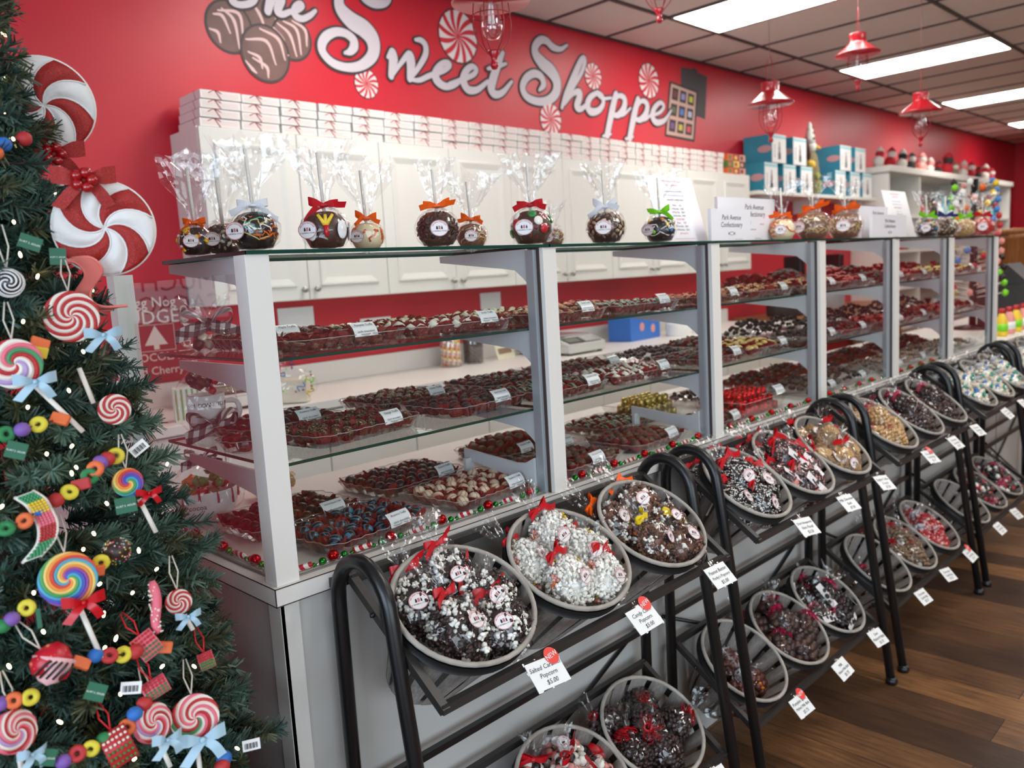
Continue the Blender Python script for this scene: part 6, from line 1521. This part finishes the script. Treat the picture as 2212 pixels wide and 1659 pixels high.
# clear party bag with printed confetti
t = thing('confetti_bag', 'clear bag printed with coloured confetti letters beside the front post', 'bag', T(1.10, 1.88, ZW) @ Rz(-.75))
m = MB(); cello(m, (.13, .07, .075), .16, 26, 1.5); m.build('cellophane_wrap', CELLO, t)
for i in range(46):
    a, z = ru(-.2, 3.4)-pi+.1, ru(.02, .28); q = (.13+.02*z) if z < .14 else .03+(z-.14)*.75
    m = MB(); F = T(q*1.04*cos(a), -.078-.02*abs(cos(a)) if z < .14 else q*.6*sin(a), z) @ Rx(pi/2) @ Rz(ru(0, 6)); k = i % 5
    if i % 4 == 0: m.tube(crom([(-.022, 0, 0), (-.008, .014, 0), (.008, -.012, 0), (.022, .006, 0)], 4), .0028, 5, 0, False, F); nm = 'squiggle'
    else: m.disc(.0045, 8, 0, F); nm = 'confetti_dot'
    m.build(nm, [KBLUE, KR, LIME, KY, BLUR][k], t)
m = MB(); m.box((-.1, -.04, .004), (.1, .04, .1)); m.build('contents', KCREAM, t)

# ------------------------------------------------------------------ gifts at the glass end of the case
CHECK = bpy.data.materials.new('black_white_check_ribbon'); CHECK.use_nodes = True
def _chk():
    nt = CHECK.node_tree; N = nt.nodes; L = nt.links; b = N['Principled BSDF']; tc = N.new('ShaderNodeTexCoord'); acc = []
    for rot in (0, 1):
        mp = N.new('ShaderNodeMapping'); mp.inputs['Rotation'].default_value = (0, pi/2*rot, .5); L.new(tc.outputs['Object'], mp.inputs[0])
        w = N.new('ShaderNodeTexWave'); w.inputs['Scale'].default_value = 17; w.inputs['Detail'].default_value = 0; L.new(mp.outputs[0], w.inputs['Vector'])
        g = N.new('ShaderNodeMath'); g.operation = 'GREATER_THAN'; g.inputs[1].default_value = .5; L.new(w.outputs['Fac'], g.inputs[0]); acc.append(g)
    ad = N.new('ShaderNodeMath'); ad.operation = 'ADD'; L.new(acc[0].outputs[0], ad.inputs[0]); L.new(acc[1].outputs[0], ad.inputs[1])
    hv = N.new('ShaderNodeMath'); hv.operation = 'MULTIPLY'; hv.inputs[1].default_value = .5; L.new(ad.outputs[0], hv.inputs[0])
    cr = N.new('ShaderNodeValToRGB'); cr.color_ramp.interpolation = 'CONSTANT'; e = cr.color_ramp.elements; e[0].color = C(226, 224, 222); e[1].position = .4; e[1].color = C(104, 104, 106); x = e.new(.9); x.color = C(26, 26, 28)
    L.new(hv.outputs[0], cr.inputs[0]); L.new(cr.outputs[0], b.inputs['Base Color']); b.inputs['Roughness'].default_value = .6
_chk()
def bowl_bow(t, M, s):
    m = MB(); w = s*.34
    for sd in (-1, 1):
        P = crom([(0, 0, 0), (sd*s*.5, -s*.1, s*.45), (sd*s*1.0, 0, s*.55), (sd*s*.95, s*.15, s*.1), (sd*s*.4, s*.1, -s*.02), (0, 0, 0)], 5); m.strip([M @ Vector(p) for p in P], M.to_3x3() @ Vector((0, w, w*.25)))
        P = crom([(0, -.002, 0), (sd*s*.6, -s*.25, -s*.2), (sd*s*1.3, -s*.2, -s*.45)], 5); m.strip([M @ Vector(p) for p in P], M.to_3x3() @ Vector((0, w*.3, w*.85)))
    m.ico((M @ Vector((0, 0, 0)))[:], s*.16, 2); m.build('check_bow', CHECK, t)
FT = Rz(-.45)
t = thing('mug_gift', 'white printed mug in cellophane with black and white check bow behind the glass end', 'gift mug', T(.13, .50, z2+.0005) @ FT)
m = MB(); m.lathe([(.034, 0), (.041, .004), (.041, .092), (.038, .094), (.037, .012), (0, .010)], 26); m.tube(crom([(.040, 0, .075), (.066, 0, .07), (.068, 0, .04), (.040, 0, .02)], 5), .006, 8); m.build('mug', PAPER, t)
m = MB(); tx = 'WARM DOWN TO MY'
for i, ch in enumerate(tx):
    a = -pi/2+(i-6.5)*.20
    if ch != ' ': m.text(ch, .013, 0, T(.0416*cos(a), .0416*sin(a), .072) @ Rz(a+pi/2) @ Rx(pi/2))
m.build('lettering', INK, t)
m = MB()
for k in range(16): m.ico((ru(-.028, .028), ru(-.028, .028), .10+ru(0, .035)), ru(.010, .016), 1, k % 3, None, .2)
tag(m.build('sweets', [KK, KR, MILK], t), kind='stuff'); m = MB(); cello(m, (.062, .058, .075), .03, 24, 1.0); m.build('cellophane_wrap', CELLO, t); bowl_bow(t, T(.012, -.06, .03) @ Rz(.3), .050)
t = thing('gift_bag', 'clear gift bag tied with black and white check bow on the upper shelf end', 'gift bag', T(.13, .45, z1+.0005) @ FT)
m = MB()
for k in range(14): m.ico((ru(-.035, .035), ru(-.025, .025), .012+ru(0, .02)), .014, 1, k % 2)
tag(m.build('sweets', [KD, KCREAM], t), kind='stuff'); m = MB(); cello(m, (.055, .045, .028), .06, 24, 1.3); m.build('cellophane_wrap', CELLO, t); bowl_bow(t, T(0, -.01, .058), .052)
t = thing('cocoa_bowl', 'big white bowl with red candy drips wrapped in cellophane on the deck end', 'gift bowl', T(.125, .545, ZD+.0005) @ FT)
m = MB(); m.lathe([(.045, 0), (.050, .004), (.066, .03), (.071, .062), (.0715, .075), (.069, .076), (.065, .04), (.045, .012), (0, .010)], 30); m.build('bowl', PAPER, t)
m = MB()
for k in range(11): a = k*.57; l = ru(.012, .038); m.tube([(.0705*cos(a), .0705*sin(a), .077), (.0725*cos(a), .0725*sin(a), .06), (.0725*cos(a), .0725*sin(a), .074-l)], .0025, 6)
m.build('red_drips', mat('red_candy_drip', C(176, 60, 62), .35), t); m = MB(); m.text('hot cocoa', .016, 0, T(-.03, -.0700, .045) @ Rx(pi/2)); m.build('lettering', INK, t); m = MB()
for k in range(30): m.ico((ru(-.045, .045), ru(-.045, .045), .07+ru(0, .03)), ru(.010, .017), 1, k % 4, None, .2)
tag(m.build('sweets', [KR, GREENC, KO, KB], t), kind='stuff'); m = MB(); cello(m, (.083, .083, .066), .055, 26, 1.2); m.build('cellophane_wrap', CELLO, t); bowl_bow(t, T(0, -.02, .15), .035)
def small_bag(x, y, z, cols, lab, R=(.04, .034, .04), kind='wrap', rib=GREENC, n=40):
    t = thing('sweet_bag', lab, 'bag of sweets', T(x, y, z) @ Rz(ru(-1, 1))); m = MB(); fill(m, kind, n, R, .012, [(i, 1) for i in range(len(cols))]); tag(m.build('sweets', cols, t), kind='stuff'); m = MB(); cello(m, R, .04); m.build('cellophane_wrap', CELLO, t); m = MB(); bow(m, 2*R[2]*1.09, .03); m.build('ribbon', rib, t)
small_bag(.085, .575, z2+.001, [KO, KCREAM, KR], 'bag of orange sweets with green bow behind the back left post', (.026, .026, .045)) if False else None
t = thing('sweet_bag', 'bag of red and white peppermints beside the back left post', 'bag of sweets', T(.10, .655, ZD+.36)) if False else None
small_bag(.20, .625, ZD+.001, [KR, KO, KCREAM], 'bag of red and orange sweets on the deck right of the cocoa bowl')
small_bag(.33, .60, ZD+.001, [KO, KR, KT], 'bag with orange plaid bow at the back of the first bay deck', (.05, .04, .035), 'wrap', ROR)
t = thing('tower_display', 'white stepped shelf stand behind the glass end with orange sweet bags', 'stand', T(.42, 1.80, ZW))
m = MB(); m.box((-.20, .0, 0), (.0, .3, .02)); m.box((-.20, .05, .17), (0, .3, .185)); m.box((-.20, .28, 0), (0, .3, .4)); m.build('stand', WHITE2, t)
for k, (x, z, cols, lab, rb) in enumerate([(.27, .021, [KO, KCREAM], 'orange sweet bag low on the white stand', GREENC), (.36, .021, [KO, KR], 'orange and red sweet bag low right on the white stand', ROR), (.27, .186, [KR, KW], 'red and white peppermint bag upper left on the white stand', RIBBON_RED), (.37, .186, [KR, KP], 'red and pink sweet bag upper right on the white stand', RIBBON_RED)]): small_bag(x, 1.92, ZW+z, cols, lab, (.042, .036, .045), 'ball', rb, 50)
t = thing('green_striped_box', 'small pale box with green stripes left of the mug', 'box', T(.175, .60, z2-.0005+.001) @ Rz(-.5)) if False else thing('striped_box', 'pale box with green stripes on the back counter end', 'box', T(.66, 1.86, ZW) @ Rz(-.3))
m = MB(); m.box((-.05, -.03, 0), (.05, .03, .13), 0, None, .001); m.build('carton', mat('pale_mint_card', C(206, 218, 206), .5), t); m = MB()
for k in range(5): m.box((-.045+k*.02, -.0312, .005), (-.037+k*.02, -.030, .125))
m.build('stripes', mat('leaf_green_print', C(110, 150, 90), .5), t)
# red word board on the wall left of the cabinets
t = thing('word_board', 'red board with white sweet words and a small tree, seen through the glass end', 'wall sign', T(.76, YW-.022, 1.26)); BRD = mat('red_board', C(150, 22, 36), .5); CRM = mat('cream_lettering', C(232, 220, 210), .6)
m = MB(); m.box((-.15, 0, -.20), (.16, .02, .22)); m.build('board', BRD, t); m = MB(); F = Rx(pi/2)
for tx, x, z, s in (('Egg Nog', .0, .155, .062), ('FUDGE', -.02, .09, .085), ('CHOCOLATE', .0, -.085, .05), ('Red Cherry', -.01, -.145, .05)): m.text(tx, s, 0, T(x, -.001, z) @ F)
for i, ch in enumerate('CANDY'): m.text(ch, .05, 0, T(.135, -.001, .12-.052*i) @ F @ Rz(-pi/2))
m.add([(-.05, -.001, -.03), (.05, -.001, -.03), (0, -.001, .055)], [(0, 1, 2)], 0, None, False); m.add([(-.012, -.001, -.05), (.012, -.001, -.05), (.012, -.001, -.03), (-.012, -.001, -.03)], [(0, 1, 2, 3)], 0, None, False)
for a, b in (((-.085, -.055), (-.083, .06)), ((.083, -.055), (.085, .06)), ((-.085, .058), (.085, .06)), ((-.085, -.057), (.085, -.055))): m.box((a[0], -.001, a[1]), (b[0], 0, b[1]))
m.build('lettering', CRM, t)
for x, z, w, h, c, c2, lines, lab in ((-.86, 1.50, .44, .34, mat('pink_sign', C(226, 196, 198), .5), INK, (('WE NEVER HAVE TOO', .085, .034), ('MUCH', 0, .12), ('CACAO', -.1, .11)), 'pale pink word sign on the red wall behind the tree'), (-1.25, 1.56, .3, .14, BRD, CRM, (('CHOCO', 0, .09),), 'small red word sign on the wall left of the pink one')):
    t = thing('wall_sign', lab, 'wall sign', T(x, YW-.016, z)); m = MB(); m.box((-w/2, 0, -h/2), (w/2, .015, h/2)); m.build('board', c, t); m = MB()
    for tx, zz_, s in lines: m.text(tx, s, 0, T(0, -.001, zz_) @ F)
    m.build('lettering', c2, t)

# ------------------------------------------------------------------ far right end of the counter
PILLAR = ramp_mat('brown_barrel_wood', 'noise', [(.3, C(120, 72, 34)), (.7, C(160, 102, 52))], scale=(30, 30, 2), tscale=3, rough=.5)
t = thing('wooden_post', 'brown wooden post behind the far end of the counter', 'post', (7.15, .58, 0)); m = MB(); m.lathe([(.13, 0), (.13, .02), (.115, .03), (.115, 1.50), (.13, 1.51), (.13, 1.55)], 20); m.build('shaft', PILLAR, t); m = MB(); m.lathe([(.135, 1.55), (.14, 1.57), (.13, 1.59), (0, 1.595)], 20); m.build('cap', PILLAR, t)
t = thing('lollipop_tree', 'spinning stand stuck with many coloured lollipops at the far counter end', 'display stand', (5.35, .38, ZD)); m = MB(); m.tube([(0, 0, 0), (0, 0, .98)], .022, 10); m.lathe([(.12, 0), (.12, .015), (.03, .03)], 20); m.build('pole', BLACKM, t)
LC = [KO, KR, LIME, KY, KP, PAPER, KBLUE, KK]
for k in range(96):
    a = k*2.399; z = .22+.76*(k/96); q = .17-.06*(k/96); m = MB(); m.tube([(0, 0, z-.03), (q*cos(a), q*sin(a), z)], .003, 5, 8); m.ico((q*1.1*cos(a), q*1.1*sin(a), z), (.022, .022, .026), 1, k % 8); m.m = [0 if i == 8 else 1 for i in m.m]; m.build('lollipop', [STEM, LC[k % 8]], t)
t = thing('till', 'black cash till with pale card on its side at the far counter end', 'till', (5.62, .10, ZD)); m = MB(); m.box((-.16, -.06, .10), (.22, .34, .28), 0, None, .01); m.box((-.1, .0, 0), (.15, .3, .10), 0); m.add([(-.14, -.02, .28), (.2, -.02, .28), (.2, .12, .42), (-.14, .12, .42), (-.14, .16, .28), (.2, .16, .28)], [(0, 1, 2, 3), (1, 5, 2), (0, 3, 4), (3, 2, 5, 4)], 0, None, False); m.build('body', DKP, t); m = MB(); m.box((.08, -.066, .13), (.15, -.061, .25)); m.build('card', PAPER, t)
for k in range(4):
    t = thing('syrup_bottle', '%s red and yellow bottle in the row before the far till' % ['first', 'second', 'third', 'fourth'][k], 'bottle', (4.86+.16*k, .085, ZD), 'bottles at the far counter end'); m = MB(); m.lathe([(.03, 0), (.034, .01), (.034, .09), (.02, .12), (.014, .14)], 14); m.build('body', KY if k % 2 == 0 else KP, t); m = MB(); m.lathe([(.017, .138), (.017, .165), (0, .168)], 12); m.build('cap', KR, t); m = MB(); m.lathe([(.0345, .03), (.0345, .075)], 14); m.build('label', LIME if k % 2 == 0 else PAPER, t)
t = thing('bushel_basket', 'small woven wooden basket standing on the floor past the last rack', 'basket', (5.35, -.22, 0)); WICK = ramp_mat('wicker', 'wave', [(.3, C(150, 106, 60)), (.7, C(196, 150, 96))], tscale=14, rough=.6)
m = MB(); m.lathe([(.11, 0), (.12, .005), (.145, .2), (.14, .2), (.115, .012), (0, .01)], 24); m.build('body', WICK, t); m = MB(); m.tube([(.147*cos(a*pi/12), .147*sin(a*pi/12), .2) for a in range(24)], .008, 8, 0, True); m.build('rim', WICK, t); m = MB(); m.tube(crom([(-.145, 0, .2), (-.09, 0, .32), (0, 0, .36), (.09, 0, .32), (.145, 0, .2)], 5), .007, 8); m.build('handle', WICK, t)
t = thing('power_cable', 'black cable hanging down the counter front beyond the racks', 'cable', (5.12, 0, 0)); m = MB(); m.tube(crom([(0, .006, .84), (-.05, -.01, .6), (.04, -.012, .4), (.0, -.01, .2), (.03, -.02, .008), (.12, -.06, .008)], 6), .006, 8); m.build('cable', BLACKM, t); m = MB(); m.box((-.02, -.004, .82), (.02, .011, .87)); m.build('plug', BLACKM, t)
# dark mixers and crates seen through the middle bays, behind the counter
for x, lab in ((5.95, 'dark machine on a brown bench behind the third bay'), (6.75, 'steel drum machine on the brown bench behind the fourth bay')):
    t = thing('kitchen_machine', lab, 'machine', (x, 2.0, .97)); m = MB(); m.lathe([(.15, 0), (.16, .02), (.16, .3), (.12, .36), (.05, .4)], 18); m.build('drum', DKP if x < 6 else ALU, t); m = MB(); m.box((.17, -.06, 0), (.26, .1, .5), 0, None, .01); m.build('column', BLACKM, t)
t = thing('work_bench', 'brown wooden bench against the wall beyond the white worktop', 'bench', (5.64, 1.72, 0)); m = MB(); m.box((0, 0, .93), (2.4, .62, .968)); m.build('top', PILLAR, t)
for x in (.05, 2.3):
    for y in (.05, .52): m = MB(); m.box((x, y, 0), (x+.05, y+.05, .93)); m.build('leg', PILLAR, t)
